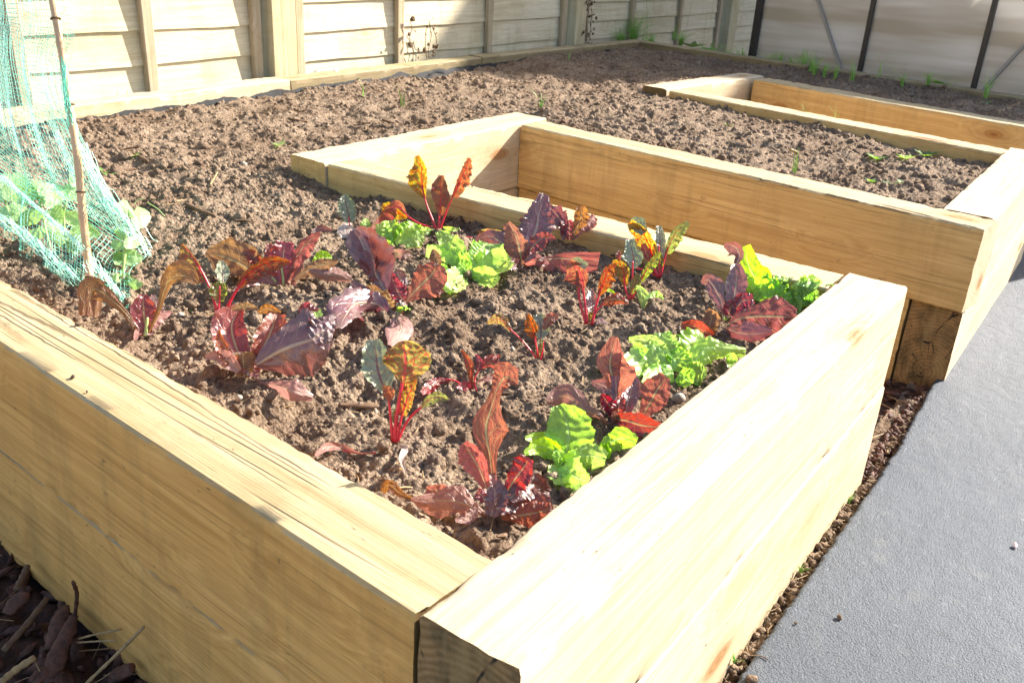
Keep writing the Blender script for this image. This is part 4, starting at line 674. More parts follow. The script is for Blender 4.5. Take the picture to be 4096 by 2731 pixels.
P(RL, 'maroon lettuce with one tall twisted leaf in the near corner of the bed', '8', (960, 790), [
    dict(p=[(985, 450), (960, 250), (925, 30), (985, -180), (1030, -330), (1060, -400)], w=[25, 60, 180, 60, 40, 15], wr=[30, 50, 100, 55, 40, 15], m='redback', cup=.15, teeth=.03, ruf=.04, tw=(0, 10)), dict(p=[(1000, -260), (1060, -370), (1110, -400), (1190, -340)], w=[20, 70, 50, 10], wr=[20, 80, 110, 15], m='redback', o=-.006, cup=.2),
    dict(p=[(930, 520), (880, 380), (800, 240), (740, 150)], w=[30, 60, 80, 30], wr=[30, 80, 110, 40], m='redback', cup=.3, ruf=.06, teeth=.08, o=-.012), dict(p=[(990, 500), (985, 400), (965, 250)], w=[25, 30, 20], m='pink', o=-.008), dict(p=[(970, 760), (1000, 640), (1000, 540), (990, 450)], w=[40, 110, 90, 30], wr=[40, 80, 60, 30], m='plum', cup=.2, ruf=.1, o=-.016),
    dict(p=[(1020, 700), (1120, 640), (1180, 600)], w=[60, 90, 30], wr=[60, 110, 30], m='plum', ruf=.1, o=-.018), dict(p=[(1080, 600), (1170, 450), (1240, 360), (1290, 275)], w=[40, 110, 80, 40], wr=[40, 60, 100, 70], m='crimson', ruf=.12, teeth=.1), dict(p=[(1120, 620), (1220, 530), (1330, 500), (1460, 560)], w=[40, 110, 80, 20], wr=[40, 60, 90, 30], m='plum', ruf=.08, o=-.008, teeth=.1),
    dict(p=[(1050, 740), (1180, 700), (1320, 690), (1480, 650)], w=[50, 110, 130, 60], wr=[50, 100, 150, 60], m='red', ruf=.05, cup=-.1, o=-.014, tw=(-10, 10)), dict(p=[(1180, 760), (1300, 740), (1480, 700)], w=[40, 110, 60], wr=[40, 90, 50], m='redback', o=-.02, cup=-.1), dict(p=[(940, 770), (820, 690), (680, 640), (500, 625), (300, 615)], w=[15, 50, 130, 60, 10], wr=[15, 60, 90, 130, 15], m='pink', ruf=.07, teeth=.08, cup=-.15, dd=.0),
    dict(p=[(620, 620), (560, 560), (430, 530)], w=[60, 60, 20], wr=[60, 90, 30], m='redback', o=.015), dict(p=[(850, 690), (780, 770), (670, 790)], w=[20, 50, 20], m='pink', dd=-.01), dict(p=[(330, 620), (220, 580), (120, 500), (60, 560)], w=[10, 25, 40, 20], wr=[10, 25, 50, 20], m='bronze'), dict(p=[(920, 640), (890, 580), (850, 560)], w=[30, 50, 15], m='crimson', ruf=.3, o=-.01)])
# ================================================================ fence
YF = 2.30
fence = empty('wooden_fence', (2.2, YF, GZ), label='pale overlap board fence with battens and posts behind the bed', cat='fence')
def adopt(o, par): o.parent = par; o.matrix_parent_inverse = Matrix.Translation(-Vector(par.location)); return o
def boards(x0, x1, zlines, y=YF, seed=0):
    rs_ = random.Random(seed); zs = list(zlines); V = []; F = []
    dz = zs[0] - zs[1]; top = zs[0]
    while top < 1.35: top += dz * rs_.uniform(.95, 1.05); zs.insert(0, top)
    bot = zs[-1]
    while bot > GZ - .02: bot -= dz; zs.append(bot)
    n = int((x1 - x0) / .02)
    for b in range(len(zs) - 1):
        zt, zb = zs[b] + .018, zs[b + 1]; ph = rs_.uniform(0, 50); base = len(V)
        for i in range(n + 1):
            x = x0 + (x1 - x0) * i / n; wv = mn.noise(Vector((x * 2.2 + ph, b, seed))) * .007 + mn.noise(Vector((x * 9 + ph, b, seed))) * .002; bow = mn.noise(Vector((x * 3 + ph, b * 3.1, 4))) * .003
            for (yy, zz) in ((y + .002, zt), (y - .002 + bow, (zt + zb) / 2), (y - .0075 + bow, zb + wv), (y - .001 + bow, zb + wv - .001), (y + .006, zt)): V.append((x, yy, zz))
        for i in range(n):
            for k in range(4): F.append((base + i * 5 + k, base + i * 5 + k + 1, base + (i + 1) * 5 + k + 1, base + (i + 1) * 5 + k))
    b = mesh('fence_panel', V, F); o = link('fence_panel', b, M['fence'], None, True); b.set_sharp_from_angle(angle=R(30)); return adopt(o, fence)
def post(x0, x1, y0, y1, z1, mat, name, par, taper=0):
    w = x1 - x0; b = MB(); nz = 40; V = []; sd_ = random.random() * 30
    for i in range(nz + 1):
        z = GZ - .02 + (z1 - GZ + .02) * i / nz; j = mn.noise(Vector((z * 5, sd_, 0))) * .0015
        V += [(x0 + j, y0, z), (x0 + .004 + j, y0 - .003, z), (x1 - .004 + j, y0 - .003, z), (x1 + j, y0, z), (x1 + j, y1, z), (x0 + j, y1, z)]
    V = [(v[0] - (x0 + x1) / 2, v[1] - y0, v[2]) for v in V]
    F = [(i * 6 + k, i * 6 + (k + 1) % 6, (i + 1) * 6 + (k + 1) % 6, (i + 1) * 6 + k) for i in range(nz) for k in range(6)]
    o = link(name, mesh(name, V, F), mat, None); o.location = ((x0 + x1) / 2, y0, 0); o.parent = par; o.matrix_parent_inverse = Matrix.Translation(-Vector(par.location)); return o
def vwood(x0, x1, y0, y1, z1, mat, name, par):
    # vertical timber whose grain runs upward: local X is the long axis
    L = z1 - GZ + .02; w = x1 - x0; t = y1 - y0; nn = 30; V = []; sd_ = random.random() * 30
    for i in range(nn + 1):
        x = L * i / nn; j = mn.noise(Vector((x * 5, sd_, 0))) * .002
        V += [(x, -w / 2 + j, 0), (x, w / 2 + j, 0), (x, w / 2 + j, t - .002), (x, w / 2 - .003 + j, t), (x, -w / 2 + .003 + j, t), (x, -w / 2 + j, t - .002)]
    F = [(i * 6 + k, (i + 1) * 6 + k, (i + 1) * 6 + (k + 1) % 6, i * 6 + (k + 1) % 6) for i in range(nn) for k in range(6)] + [tuple(nn * 6 + k for k in range(6))]
    o = link(name, mesh(name, V, F), mat, None)
    o.matrix_world = Matrix(((0, 1, 0, (x0 + x1) / 2), (0, 0, -1, y1), (1, 0, 0, GZ - .02), (0, 0, 0, 1))); 
    mw = o.matrix_world.copy(); o.parent = par; o.matrix_parent_inverse = Matrix.Translation(-Vector(par.location)); o.matrix_basis = mw; return o
boards(-.10, 1.755, [.1645, .0615], seed=1); boards(1.93, 3.747, [.232, .128, .022], seed=2); boards(3.93, 5.70, [.192, .094, .0], seed=3); boards(5.92, 9.4, [.19, .09, -.01], seed=4)
for x in (.44, .90, 1.31, 1.735, 1.93, 2.472, 3.083, 3.712, 3.93, 4.44, 5.06, 5.66, 5.93, 6.9, 7.6, 8.3, 8.9): vwood(x, x + .038, YF - .027, YF - .006, 1.3, M['batten'], 'batten', fence)
vwood(1.796, 1.905, YF - .055, YF + .045, 1.45, M['post'], 'post', fence); vwood(3.79, 3.895, YF - .055, YF + .045, 1.45, M['post'], 'post', fence); vwood(5.74, 5.86, YF - .075, YF + .045, 1.45, M['post'], 'post', fence)
vwood(7.85, 7.95, YF - .05, YF + .045, 1.45, M['post'], 'post', fence); vwood(-.21, -.11, YF - .05, YF + .045, 1.45, M['post'], 'post', fence)

# dead ivy clinging to the fence
def ivy(name, x0, x1, z0, z1, n, label, seed, spread=.5):
    rs_ = random.Random(seed); t = empty(name, ((x0 + x1) / 2, YF - .03, z0), label=label, cat='ivy', group='dead ivy on the fence'); b = MB(); c = MB()
    for k in range(4):
        x = rs_.uniform(x0, x1); pts = []; z = z0
        while z < z1 * rs_.uniform(.7, 1): pts.append((x, YF - .035 - rs_.random() * .01, z)); x += rs_.uniform(-.018, .018); z += .03
        if len(pts) > 2: b.tube(pts, .0016, 4)
        for p in pts:
            for q in range(max(1, int(n / 10))):
                cc = Vector(p) + Vector((rs_.uniform(-.03, .03) * spread, rs_.uniform(-.02, .0), rs_.uniform(-.015, .015))); s_ = rs_.uniform(.006, .014)
                m_ = Matrix.Rotation(rs_.uniform(0, 6), 3, 'Y') @ Matrix.Rotation(rs_.uniform(-1, 1), 3, 'X')
                c.add([cc + m_ @ Vector(v) * s_ for v in ((-1, 0, -.4), (0, .25, -.9), (1, 0, -.3), (.6, -.2, .6), (0, .1, 1), (-.6, -.3, .6), (0, -.45, 0))], [(i, (i + 1) % 6, 6) for i in range(6)])
    adopt(b.build('stem', M['twig']), t); adopt(c.build('foliage', M['deadleaf']), t)
ivy('ivy', 2.50, 2.72, 0., .17, 12, 'dead ivy heaped at the foot of the second fence panel', 3, 1.); ivy('ivy', 3.84, 4.02, 0., .6, 16, 'dead brown ivy climbing the middle fence post', 4, .9)

# ================================================================ greenhouse
gp0 = Vector((4.273, 1.455, 0)); gdir = (Vector((4.0545, .25, 0)) - gp0).normalized(); gn = Vector((-gdir.y, gdir.x, 0));
if gn.x < 0: gn = -gn
GH = empty('greenhouse', (4.27, 1.455, GZ), label='greenhouse with cloudy polycarbonate walls and black frame bars', cat='greenhouse')
def gq(a, b, z): return gp0 + gdir * a + gn * b + Vector((0, 0, z))
def gpanel(a0, b0, a1, b1, z0, z1, z0b=None, z1b=None):
    A = gq(a0, b0, 0); B = gq(a1, b1, 0); d = (B - A); L = d.length; d.normalize(); th = .004
    h0, h1 = z0, z1; V = []
    for y in (0, th): V += [(0, y, h0), (L, y, z0b if z0b is not None else h0), (L, y, z1b if z1b is not None else h1), (0, y, h1)]
    o = link('panel', mesh('panel', V, [(0, 1, 2, 3), (4, 7, 6, 5), (0, 4, 5, 1), (3, 2, 6, 7), (0, 3, 7, 4), (1, 5, 6, 2)]), M['poly'])
    o.location = A; o.rotation_euler.z = math.atan2(d.y, d.x); adopt(o, GH); return o
HG = .45; DG = 1.25; LG = 2.2; bars = [0, .588, 1.117, 1.66, LG]
for i in range(4): gpanel(bars[i] + .008, 0, bars[i + 1] - .008, 0, GZ + .03, HG)
gpanel(0, .02, 0, DG, GZ + .03, HG); gpanel(LG, .02, LG, DG, GZ + .03, HG); gpanel(.01, DG, LG, DG, GZ + .03, HG)
for i in range(4):   # roof sheets
    V = [gq(bars[i] + .01, -.02, HG + .012), gq(bars[i + 1] - .01, -.02, HG + .012), gq(bars[i + 1] - .01, DG, HG + .30), gq(bars[i] + .01, DG, HG + .30)]
    V += [v + Vector((0, 0, .004)) for v in V]; b = MB(); b.add(V, [(0, 1, 2, 3), (4, 7, 6, 5), (0, 4, 5, 1), (1, 5, 6, 2), (2, 6, 7, 3), (3, 7, 4, 0)]); adopt(b.build('roof_panel', M['poly']), GH)
def gbar(p, q, r, name='frame_bar', mat='frame'):
    b = MB(); p = Vector(p); q = Vector(q); d = (q - p).normalized(); L = (q - p).length
    s_ = d.cross(Vector((0, 0, 1)));
    if s_.length < .1: s_ = gdir.copy()
    s_.normalize(); u = d.cross(s_); rot = Matrix((d, s_, u)).transposed(); b.box((p + q) / 2, (L, r * 2, r * 2), rot); adopt(b.build(name, M[mat]), GH)
for i, a in enumerate(bars): gbar(gq(a, -.006, GZ), gq(a, -.006, HG), .017 if i == 0 else .010)
gbar(gq(-.01, -.006, HG + .012), gq(LG + .01, -.006, HG + .012), .02); gbar(gq(-.01, 0, GZ + .012), gq(LG, 0, GZ + .012), .02)
for a in (0, LG): gbar(gq(a, DG, GZ), gq(a, DG, HG + .3), .018); gbar(gq(a, .02, HG + .01), gq(a, DG, HG + .3), .014)
gbar(gq(.21, -.008, HG), gq(.52, -.008, -.05), .007, 'brace', 'brace'); gbar(gq(1.42, -.008, HG), gq(1.15, -.008, -.02), .007, 'brace', 'brace')

# neighbouring house outside the view, whose gable throws the shade over the far corner of the bed
hs = empty('brick_house', (11.5, -1., GZ), rz=math.atan2(.88, -.477), label='brick house beyond the greenhouse that shades the far corner', cat='house')
brick = mat_simple('house_brick', (.36, .17, .11), .9, .3, 12); tile = mat_simple('roof_tile', (.12, .08, .07), .9, .3, 20)
# eave line through (9.9, 0, 5) running (-.477, .88)
hd = Vector((-.477, .88, 0)).normalized(); hn = Vector((.88, .477, 0)).normalized(); he = Vector((9.9, 0, 0))
def hp(a, b, z): return he + hd * a + hn * b + Vector((0, 0, z))
b = MB(); q = [hp(-7, 0, GZ), hp(9, 0, GZ), hp(9, 6, GZ), hp(-7, 6, GZ), hp(-7, .0, 4.85), hp(9, .0, 4.85), hp(9, 6, 4.85), hp(-7, 6, 4.85)]
b.add(q, [(0, 1, 5, 4), (1, 2, 6, 5), (2, 3, 7, 6), (3, 0, 4, 7)]); o = b.build('wall', brick); adopt(o, hs)
b = MB(); q = [hp(-7.2, 0, 5), hp(9.2, 0, 5), hp(9.2, 6.3, 5), hp(-7.2, 6.3, 5), hp(-7.2, 3.1, 6.2), hp(9.2, 3.1, 6.2), hp(-7.2, 0, 4.84), hp(9.2, 0, 4.84), hp(9.2, 6.3, 4.84), hp(-7.2, 6.3, 4.84)]
b.add(q, [(0, 1, 5, 4), (2, 3, 4, 5), (3, 0, 4), (1, 2, 5), (6, 7, 1, 0), (7, 8, 2, 1), (8, 9, 3, 2), (9, 6, 0, 3), (6, 9, 8, 7)]); o = b.build('roof', tile); adopt(o, hs)
for o in hs.children: o.matrix_parent_inverse = (Matrix.Translation(Vector(hs.location)) @ Matrix.Rotation(hs.rotation_euler.z, 4, 'Z')).inverted()
for k in (-4, 0, 4):
    b = MB(); b.add([hp(k - .5, -.02, 1.0), hp(k + .5, -.02, 1.0), hp(k + .5, -.02, 2.1), hp(k - .5, -.02, 2.1), hp(k - .5, .06, 1.0), hp(k + .5, .06, 1.0), hp(k + .5, .06, 2.1), hp(k - .5, .06, 2.1)], [(0, 1, 2, 3), (0, 4, 5, 1), (3, 2, 6, 7), (0, 3, 7, 4), (1, 5, 6, 2)])
    o = b.build('window', M['frame']); o.parent = hs; o.matrix_parent_inverse = (Matrix.Translation(Vector(hs.location)) @ Matrix.Rotation(hs.rotation_euler.z, 4, 'Z')).inverted()

# ================================================================ black plastic liner along the back and left
def liner(x0, x1, yo, label, seed, zt=-.030, dep=.022):
    n = int((x1 - x0) / .008); V = []; ph = seed * 9.
    for i in range(n + 1):
        x = x0 + (x1 - x0) * i / n; y = np.interp(x, [.16, 1.76, 2.9, 4.3], [2.062, 2.118, 2.145, 2.10]) + yo
        for k in range(8):
            t = k / 7; w = mn.noise(Vector((x * 14 + ph, t * 3, 0))) * .016 + mn.noise(Vector((x * 45 + ph, t * 5, 2))) * .006
            V.append((x, y - .006 - t * dep * .9 + w * (.3 + t), zt + mn.noise(Vector((x * 8 + ph, 1, 3))) * .010 + .012 * math.sin(t * 3) * mn.noise(Vector((x * 5, 2, ph))) - t * .048 + w * .5))
    F = [(i * 8 + k, i * 8 + k + 1, (i + 1) * 8 + k + 1, (i + 1) * 8 + k) for i in range(n) for k in range(7)]
    return tag(link('plastic_liner', mesh('plastic_liner', V, F), M['plastic'], None, True), label, 'plastic sheet', 'black plastic liner pieces')
liner(.3, 1.62, -.006, 'crumpled black plastic liner sticking up along the fence side sleeper at left', 1); liner(1.62, 3.2, -.004, 'crumpled black plastic liner running along the back sleeper at centre', 2, -.027, .024); liner(3.2, 4.1, -.004, 'shaded black plastic liner in the far corner of the bed', 3, -.028)
def flap(c, L, w, a, label, mat, seed, cat='plastic sheet'):
    V = []; n = 18
    for i in range(n):
        t = i / (n - 1)
        for k in range(7):
            u = k / 6 - .5; x = (t - .5) * L; y = u * w; z = .012 * math.sin(t * 5 + seed) + .012 * math.cos(u * 5) + mn.noise(Vector((t * 6 + seed, u * 5, 1))) * .012
            V.append((c[0] + x * math.cos(a) - y * math.sin(a), c[1] + x * math.sin(a) + y * math.cos(a), c[2] + z))
    return tag(link('plastic_flap', mesh('plastic_flap', V, [(i * 7 + k, i * 7 + k + 1, (i + 1) * 7 + k + 1, (i + 1) * 7 + k) for i in range(n - 1) for k in range(6)]), mat, None, True), label, cat)
p = on(1215, 290, -.015); flap(p, .13, .05, .05, 'grey muddy plastic flap folded over the back sleeper', M['stone'], 1.)
p = on(1390, 298, -.02); flap(p, .15, .035, .1, 'pale plastic strip curling up by the back sleeper', M['white'], 2.)
p = on(2020, 235, -.03); flap(p, .13, .02, -.1, 'thin white plastic edge in the far soil', M['white'], 3.)
p = on(660, 412, -.035); flap(p, .10, .02, .3, 'glinting black plastic scrap on the soil below the liner', M['plastic'], 5.)

# ================================================================ bamboo cane and netting
dC = depth(on(376, 1175, -.05)); zc = -.05
def jt(c, d, r0): j = MB(); j.tube([Vector(c) - d, Vector(c) + d], [r0 * 1.2] * 2, 12); return j.build('joint', M['twig'], None, True)
def cane(pts, label, r0=.0064, r1=.0050):
    C = spline([at(u, v, d) for u, v, d in pts], 60); t = empty('bamboo_cane', tuple(C[0]), label=label, cat='cane', group='bamboo canes'); b = MB(); rr = []
    Lc = np.cumsum([0] + [np.linalg.norm(C[i + 1] - C[i]) for i in range(59)])
    for i in range(60):
        r = r0 + (r1 - r0) * i / 59; k = abs((Lc[i] % .13) - .065); rr.append(r * (1.16 if k > .061 else 1))
    b.tube(C, rr, 12); adopt(b.build('culm', M['cane'], None, True), t)
    for q in np.arange(.035, Lc[-1], .13):
        i = int(np.searchsorted(Lc, q)); i = min(i, 58); d = Vector(C[i + 1] - C[i]).normalized() * .0012; adopt(jt(C[i], d, r0), t)
cane([(372, 1200, dC), (348, 1010, dC + .0), (330, 850, dC - .01), (308, 620, dC - .02), (275, 400, dC - .03), (245, 200, dC - .04), (205, -20, dC - .05), (165, -260, dC - .06)], 'bamboo cane holding up the green net')
cane([(-260, 900, dC + .25), (-220, 400, dC + .2), (-180, -50, dC + .15), (-150, -300, dC + .1)], 'second bamboo cane of the net, just outside the left edge')
def coons(top, bot, left, right, ns, nt):
    T_, B_, L_, R_ = [spline(np.array(q, float), n) for q, n in ((top, ns), (bot, ns), (left, nt), (right, nt))]; G = np.zeros((ns, nt, 3))
    for i in range(ns):
        s = i / (ns - 1)
        for j in range(nt):
            t = j / (nt - 1)
            G[i, j] = (1 - t) * T_[i] + t * B_[i] + (1 - s) * L_[j] + s * R_[j] - ((1 - s) * (1 - t) * T_[0] + s * (1 - t) * T_[-1] + (1 - s) * t * B_[0] + s * t * B_[-1])
    return G
nett = empty('garden_net', tuple(on(300, 1180, zc)), label='mint green garden netting draped from the bamboo cane over the pea plants', cat='net')
def net(G, nu, nvv, r, mat, fold, jit, seed):
    ns, nt, _ = G.shape; P3 = np.zeros((ns, nt, 3)); rs_ = np.random.RandomState(seed)
    for i in range(ns):
        for j in range(nt):
            u, v, d = G[i, j]; s = i / (ns - 1); t = j / (nt - 1)
            d = d + fold * (math.sin(s * 26 + 2.2 * math.sin(t * 4 + seed)) + .6 * math.sin(s * 55 + t * 7)) * (.35 + .65 * t)
            u = u + 6 * math.sin(s * 33 + t * 5 + seed) + jit * (rs_.rand() - .5); v = v + jit * (rs_.rand() - .5) + 5 * math.sin(s * 21 + t * 3)
            q = at(u, v, d); zm = soil_at(q[0], q[1]) + .004 if q[0] > .1 else .004
            if q[2] < zm: q = on(u, v, zm)
            P3[i, j] = q
    V = []; F = []
    def strand(Q):
        Q = np.array(Q); b0 = len(V); n = len(Q)
        for k in range(n):
            tg = Q[min(k + 1, n - 1)] - Q[max(k - 1, 0)]; tg = tg / (np.linalg.norm(tg) + 1e-9); a = np.cross(tg, CF); a /= (np.linalg.norm(a) + 1e-9); b = np.cross(tg, a)
            for c in range(3): w = 2.0944 * c; V.append(Q[k] + (a * math.cos(w) + b * math.sin(w)) * r)
        for k in range(n - 1):
            for c in range(3): F.append((b0 + k * 3 + c, b0 + k * 3 + (c + 1) % 3, b0 + (k + 1) * 3 + (c + 1) % 3, b0 + (k + 1) * 3 + c))
    for i in np.linspace(0, ns - 1, nu).astype(int): strand(P3[i, :])
    nF = len(F)
    for j in np.linspace(0, nt - 1, nvv).astype(int): strand(P3[:, j])
    return V, F, nF
def dd(u, v, z=zc): return depth(on(u, v, z))
hem = [(-120, 900), (0, 935), (75, 985), (90, 1030), (180, 1060), (250, 1110), (330, 1150), (420, 1210), (505, 1235)]
bot = [(u, v, dd(u, v)) for u, v in hem]
right = [(256, -60, dC - .06), (292, 137, dC - .05), (252, 238, dC - .035), (262, 360, dC - .03), (300, 470, dC - .02), (345, 590, dC - .0), (430, 760, dC + .0), (520, 900, dC + .01), (592, 1010, dd(592, 1025) - .01), (520, 1085, dd(520, 1100)), (515, 1180, dd(515, 1190)), (505, 1235, dd(505, 1235))]
left = [(-120, -60, dC + .12), (-120, 200, dC + .1), (-120, 550, dC + .1), (-120, 900, dd(-120, 900))]
top = [(-120, -60, dC + .12), (60, -60, dC + .02), (256, -60, dC - .06)]
def net_obj(V, F, nF):
    me = mesh('net_sheet', V, F); adopt(link('net_sheet', me, [M['net'], M['netw']]), nett); me.polygons.foreach_set('material_index', [1 if i < nF else 0 for i in range(len(F))])
net_obj(*net(coons(top, bot, left, right, 170, 210), 50, 74, .00042, 'net', .008, 1.2, 1))
# back sheet, behind the peas
hem2 = [(-120, 700), (100, 760), (300, 800), (450, 880), (592, 1010)]
net_obj(*net(coons([(-120, -60, dC + .3), (60, -60, dC + .16), (256, -60, dC - .05)], [(u, v, dd(u, v)) for u, v in hem2], [(-120, -60, dC + .3), (-120, 300, dC + .3), (-120, 700, dd(-120, 700))], [(256, -60, dC - .05), (292, 137, dC - .04), (262, 360, dC - .02), (345, 590, dC + .01), (520, 900, dC + .02), (592, 1010, dd(592, 1010))], 120, 140), 22, 30, .00038, 'net', .012, 1.5, 5))
# gathered folds: bunches of strands running diagonally
def bunch(pts, n, w, mat='netw', seed=0):
    rs_ = np.random.RandomState(seed); C = spline([at(u, v, d) for u, v, d in pts], 40); V = []; F = []
    for k in range(n):
        o1 = rs_.randn(3) * w; o2 = rs_.randn(3) * w; ph = rs_.rand() * 6; Q = [C[i] + o1 * (1 - i / 39) + o2 * (i / 39) + np.array([0, 0, 1]) * w * .6 * math.sin(i * .9 + ph) for i in range(40)]; b = MB(); b.tube(Q, .00045, 3, False); m_ = len(V); V += b.V; F += [tuple(x + m_ for x in f) for f in b.F]
    adopt(link('net_fold', mesh('net_fold', V, F), M[mat]), nett)
bunch([(0, 700, dC + .05), (100, 790, dC + .03), (230, 900, dC + .0), (330, 1000, dC - .02)], 13, .0035, seed=1); bunch([(-20, 860, dC + .08), (90, 930, dC + .05), (180, 1010, dC + .02), (290, 1110, dC - .0)], 18, .005, seed=2)
bunch([(250, 240, dC - .05), (262, 380, dC - .04), (290, 500, dC - .03)], 12, .003, 'net', 3); bunch([(330, 590, dC - .02), (400, 740, dC - .015), (500, 880, dC - .0), (590, 1005, dC + .0)], 16, .006, seed=4); bunch([(350, 1050, dC - .03), (430, 1130, dC - .03), (500, 1210, dC - .03)], 12, .005, seed=5)

# pea plants under the net
def pea(label, stem, leaves, d0, tend=()):
    b0 = at(*stem[0], d0); t = empty('pea_plant', tuple(b0), label=label, cat='pea plant', group='pea plants under the net'); 
    C = spline([at(u, v, d0) for u, v in stem], 24); b = MB(); b.tube(C, list(np.linspace(.0026, .0014, 24)), 7); adopt(b.build('stem', M['gstem'], None, True), t)
    for i, (pts, w) in enumerate(leaves): leaf(t, 'F', pts, [w * .3, w, w * .9, w * .25], None, 'pea', d0 + random.uniform(-.015, .015), ruf=.03, teeth=.01, cup=random.uniform(-.2, .3), tw=(random.uniform(-25, 25), random.uniform(-25, 25)), seed=200 + i + int(stem[0][0]), ns=16, nu=5)
    for T_ in tend: b = MB(); b.tube(spline([at(u, v, d0) for u, v in T_], 16), .0006, 4); adopt(b.build('tendril', M['gstem']), t)
pea('pea plant at the right edge of the net with two round leaves outside it', [(490, 1105), (500, 1000), (505, 920), (520, 830)], [([(515, 870), (500, 840), (500, 800)], 30), ([(525, 880), (560, 870), (600, 860)], 36), ([(520, 900), (540, 900), (550, 885)], 22), ([(500, 990), (530, 970), (575, 965)], 22), ([(500, 990), (470, 980), (455, 960)], 20), ([(500, 1000), (530, 1030), (570, 1030)], 30), ([(500, 1010), (480, 1030), (465, 1060)], 26), ([(490, 1100), (530, 1135), (570, 1135)], 20), ([(490, 1105), (470, 1110), (450, 1105)], 16), ([(505, 960), (480, 930), (460, 920)], 18)], dd(490, 1110), [[(535, 820), (550, 800), (575, 797)], [(590, 810), (630, 835), (660, 865)]])
pea('pea plant behind the bamboo cane in the middle of the net', [(290, 1050), (265, 960), (255, 870), (270, 790)], [([(265, 800), (280, 770), (285, 735)], 34), ([(260, 850), (300, 880), (390, 935)], 26), ([(255, 870), (230, 850), (215, 830)], 26), ([(255, 880), (225, 880), (205, 850)], 20), ([(270, 960), (330, 930), (400, 940)], 30), ([(265, 800), (240, 770), (230, 740)], 28), ([(265, 960), (300, 1000), (290, 1015)], 14), ([(280, 700), (300, 720), (310, 700)], 24)], dd(290, 1060))
pea('leafy pea plant under the net, second from the left', [(205, 1010), (185, 930), (170, 860), (150, 780), (130, 740)], [([(150, 790), (110, 770), (60, 730)], 34), ([(150, 780), (150, 750), (140, 720)], 36), ([(160, 800), (200, 790), (220, 740)], 40), ([(170, 860), (120, 870), (70, 900)], 28), ([(170, 860), (210, 870), (250, 880)], 26), ([(180, 900), (230, 940), (260, 1000)], 24), ([(150, 780), (100, 790), (50, 790)], 28), ([(120, 750), (80, 720), (60, 690)], 22), ([(180, 920), (150, 930), (115, 925)], 20), ([(180, 800), (185, 770), (190, 730)], 26)], dd(205, 1020))
pea('pea plant at the left edge of the picture, half hidden by net folds', [(60, 960), (40, 880), (20, 800), (0, 740)], [([(20, 800), (50, 770), (90, 750)], 34), ([(20, 800), (-10, 780), (-40, 740)], 34), ([(40, 880), (80, 850), (110, 840)], 26), ([(40, 870), (0, 850), (-30, 840)], 24), ([(10, 760), (20, 720), (30, 690)], 24), ([(30, 830), (60, 830), (90, 810)], 20)], dd(60, 965) + .03)

# ================================================================ weeds and seedlings
def tuft(label, u, v, n, h, seed, spread=.5, z=-.05, cat='grass tuft', group='grass tufts and weeds along the back', w=.0022, name='grass_tuft'):
    p = on(u, v, z); p[2] = soil_at(p[0], p[1]) if in_soil(np.array(p[0]), np.array(p[1])) else z; rs_ = random.Random(seed); V = []; F = []
    for k in range(int(n * 1.6)):
        a = rs_.uniform(0, 6.28); le = h * 1.9 * rs_.uniform(.5, 1.1); lean = rs_.uniform(.1, spread); b0 = Vector((rs_.uniform(-1, 1), rs_.uniform(-1, 1), 0)) * h * .15; s_ = Vector((-math.sin(a), math.cos(a), 0)); base = len(V)
        for i in range(5):
            t = i / 4; q = b0 + Vector((math.cos(a) * lean * le * t * t, math.sin(a) * lean * le * t * t, le * t * (1 - .25 * lean * t))); ww = w * (1 - t * .85); V += [q - s_ * ww, q + Vector((0, 0, .0006)), q + s_ * ww]
        for i in range(4):
            for c in range(2): F.append((base + i * 3 + c, base + i * 3 + c + 1, base + (i + 1) * 3 + c + 1, base + (i + 1) * 3 + c))
    o = link(name, mesh(name, V, F), M['grass']); o.location = tuple(p); tag(o, label, cat, group); return o
def rosette(label, u, v, n, r, seed, z=-.05, mat='weed', name='weed_seedling', cat='seedling', group='weed seedlings on the soil', up=.5):
    p = on(u, v, z); p[2] = soil_at(p[0], p[1]); rs_ = random.Random(seed); V = []; F = []; UVs = []
    for k in range(n):
        a = 6.28 * k / n + rs_.uniform(-.4, .4); le = r * 1.35 * rs_.uniform(.7, 1.2); e = rs_.uniform(.3, 1) * up; s_ = Vector((-math.sin(a), math.cos(a), 0)); base = len(V)
        for i in range(6):
            t = i / 5; q = Vector((math.cos(a) * le * t, math.sin(a) * le * t, .002 + le * e * t)); ww = le * .28 * math.sin(min(1, t * 1.15 + .05) * 3.0) ** .8 * (.35 if t < .3 else 1)
            V += [q - s_ * ww + Vector((0, 0, ww * .3)), q, q + s_ * ww + Vector((0, 0, ww * .3))]; UVs += [(0, t), (.5, t), (1, t)]
        for i in range(5):
            for c in range(2): F.append((base + i * 3 + c, base + i * 3 + c + 1, base + (i + 1) * 3 + c + 1, base + (i + 1) * 3 + c))
    me = mesh(name, V, F); ul = me.uv_layers.new(name='UVMap')
    for lp in me.loops: ul.data[lp.index].uv = UVs[lp.vertex_index]
    o = link(name, me, M[mat], None, True); o.location = tuple(p); tag(o, label, cat, group); return o
tuft('large grass clump in the far corner against the fence', 2530, 185, 90, .11, 1, .9, w=.0016); tuft('long bent grass stalks leaning over the far corner clump', 2570, 175, 8, .26, 2, .7, w=.0012)
tuft('bushy weed growing right of the corner grass clump', 2720, 195, 40, .06, 3, 1.); tuft('low feathery weed where the far border starts', 2840, 235, 30, .05, 4, 1.2)
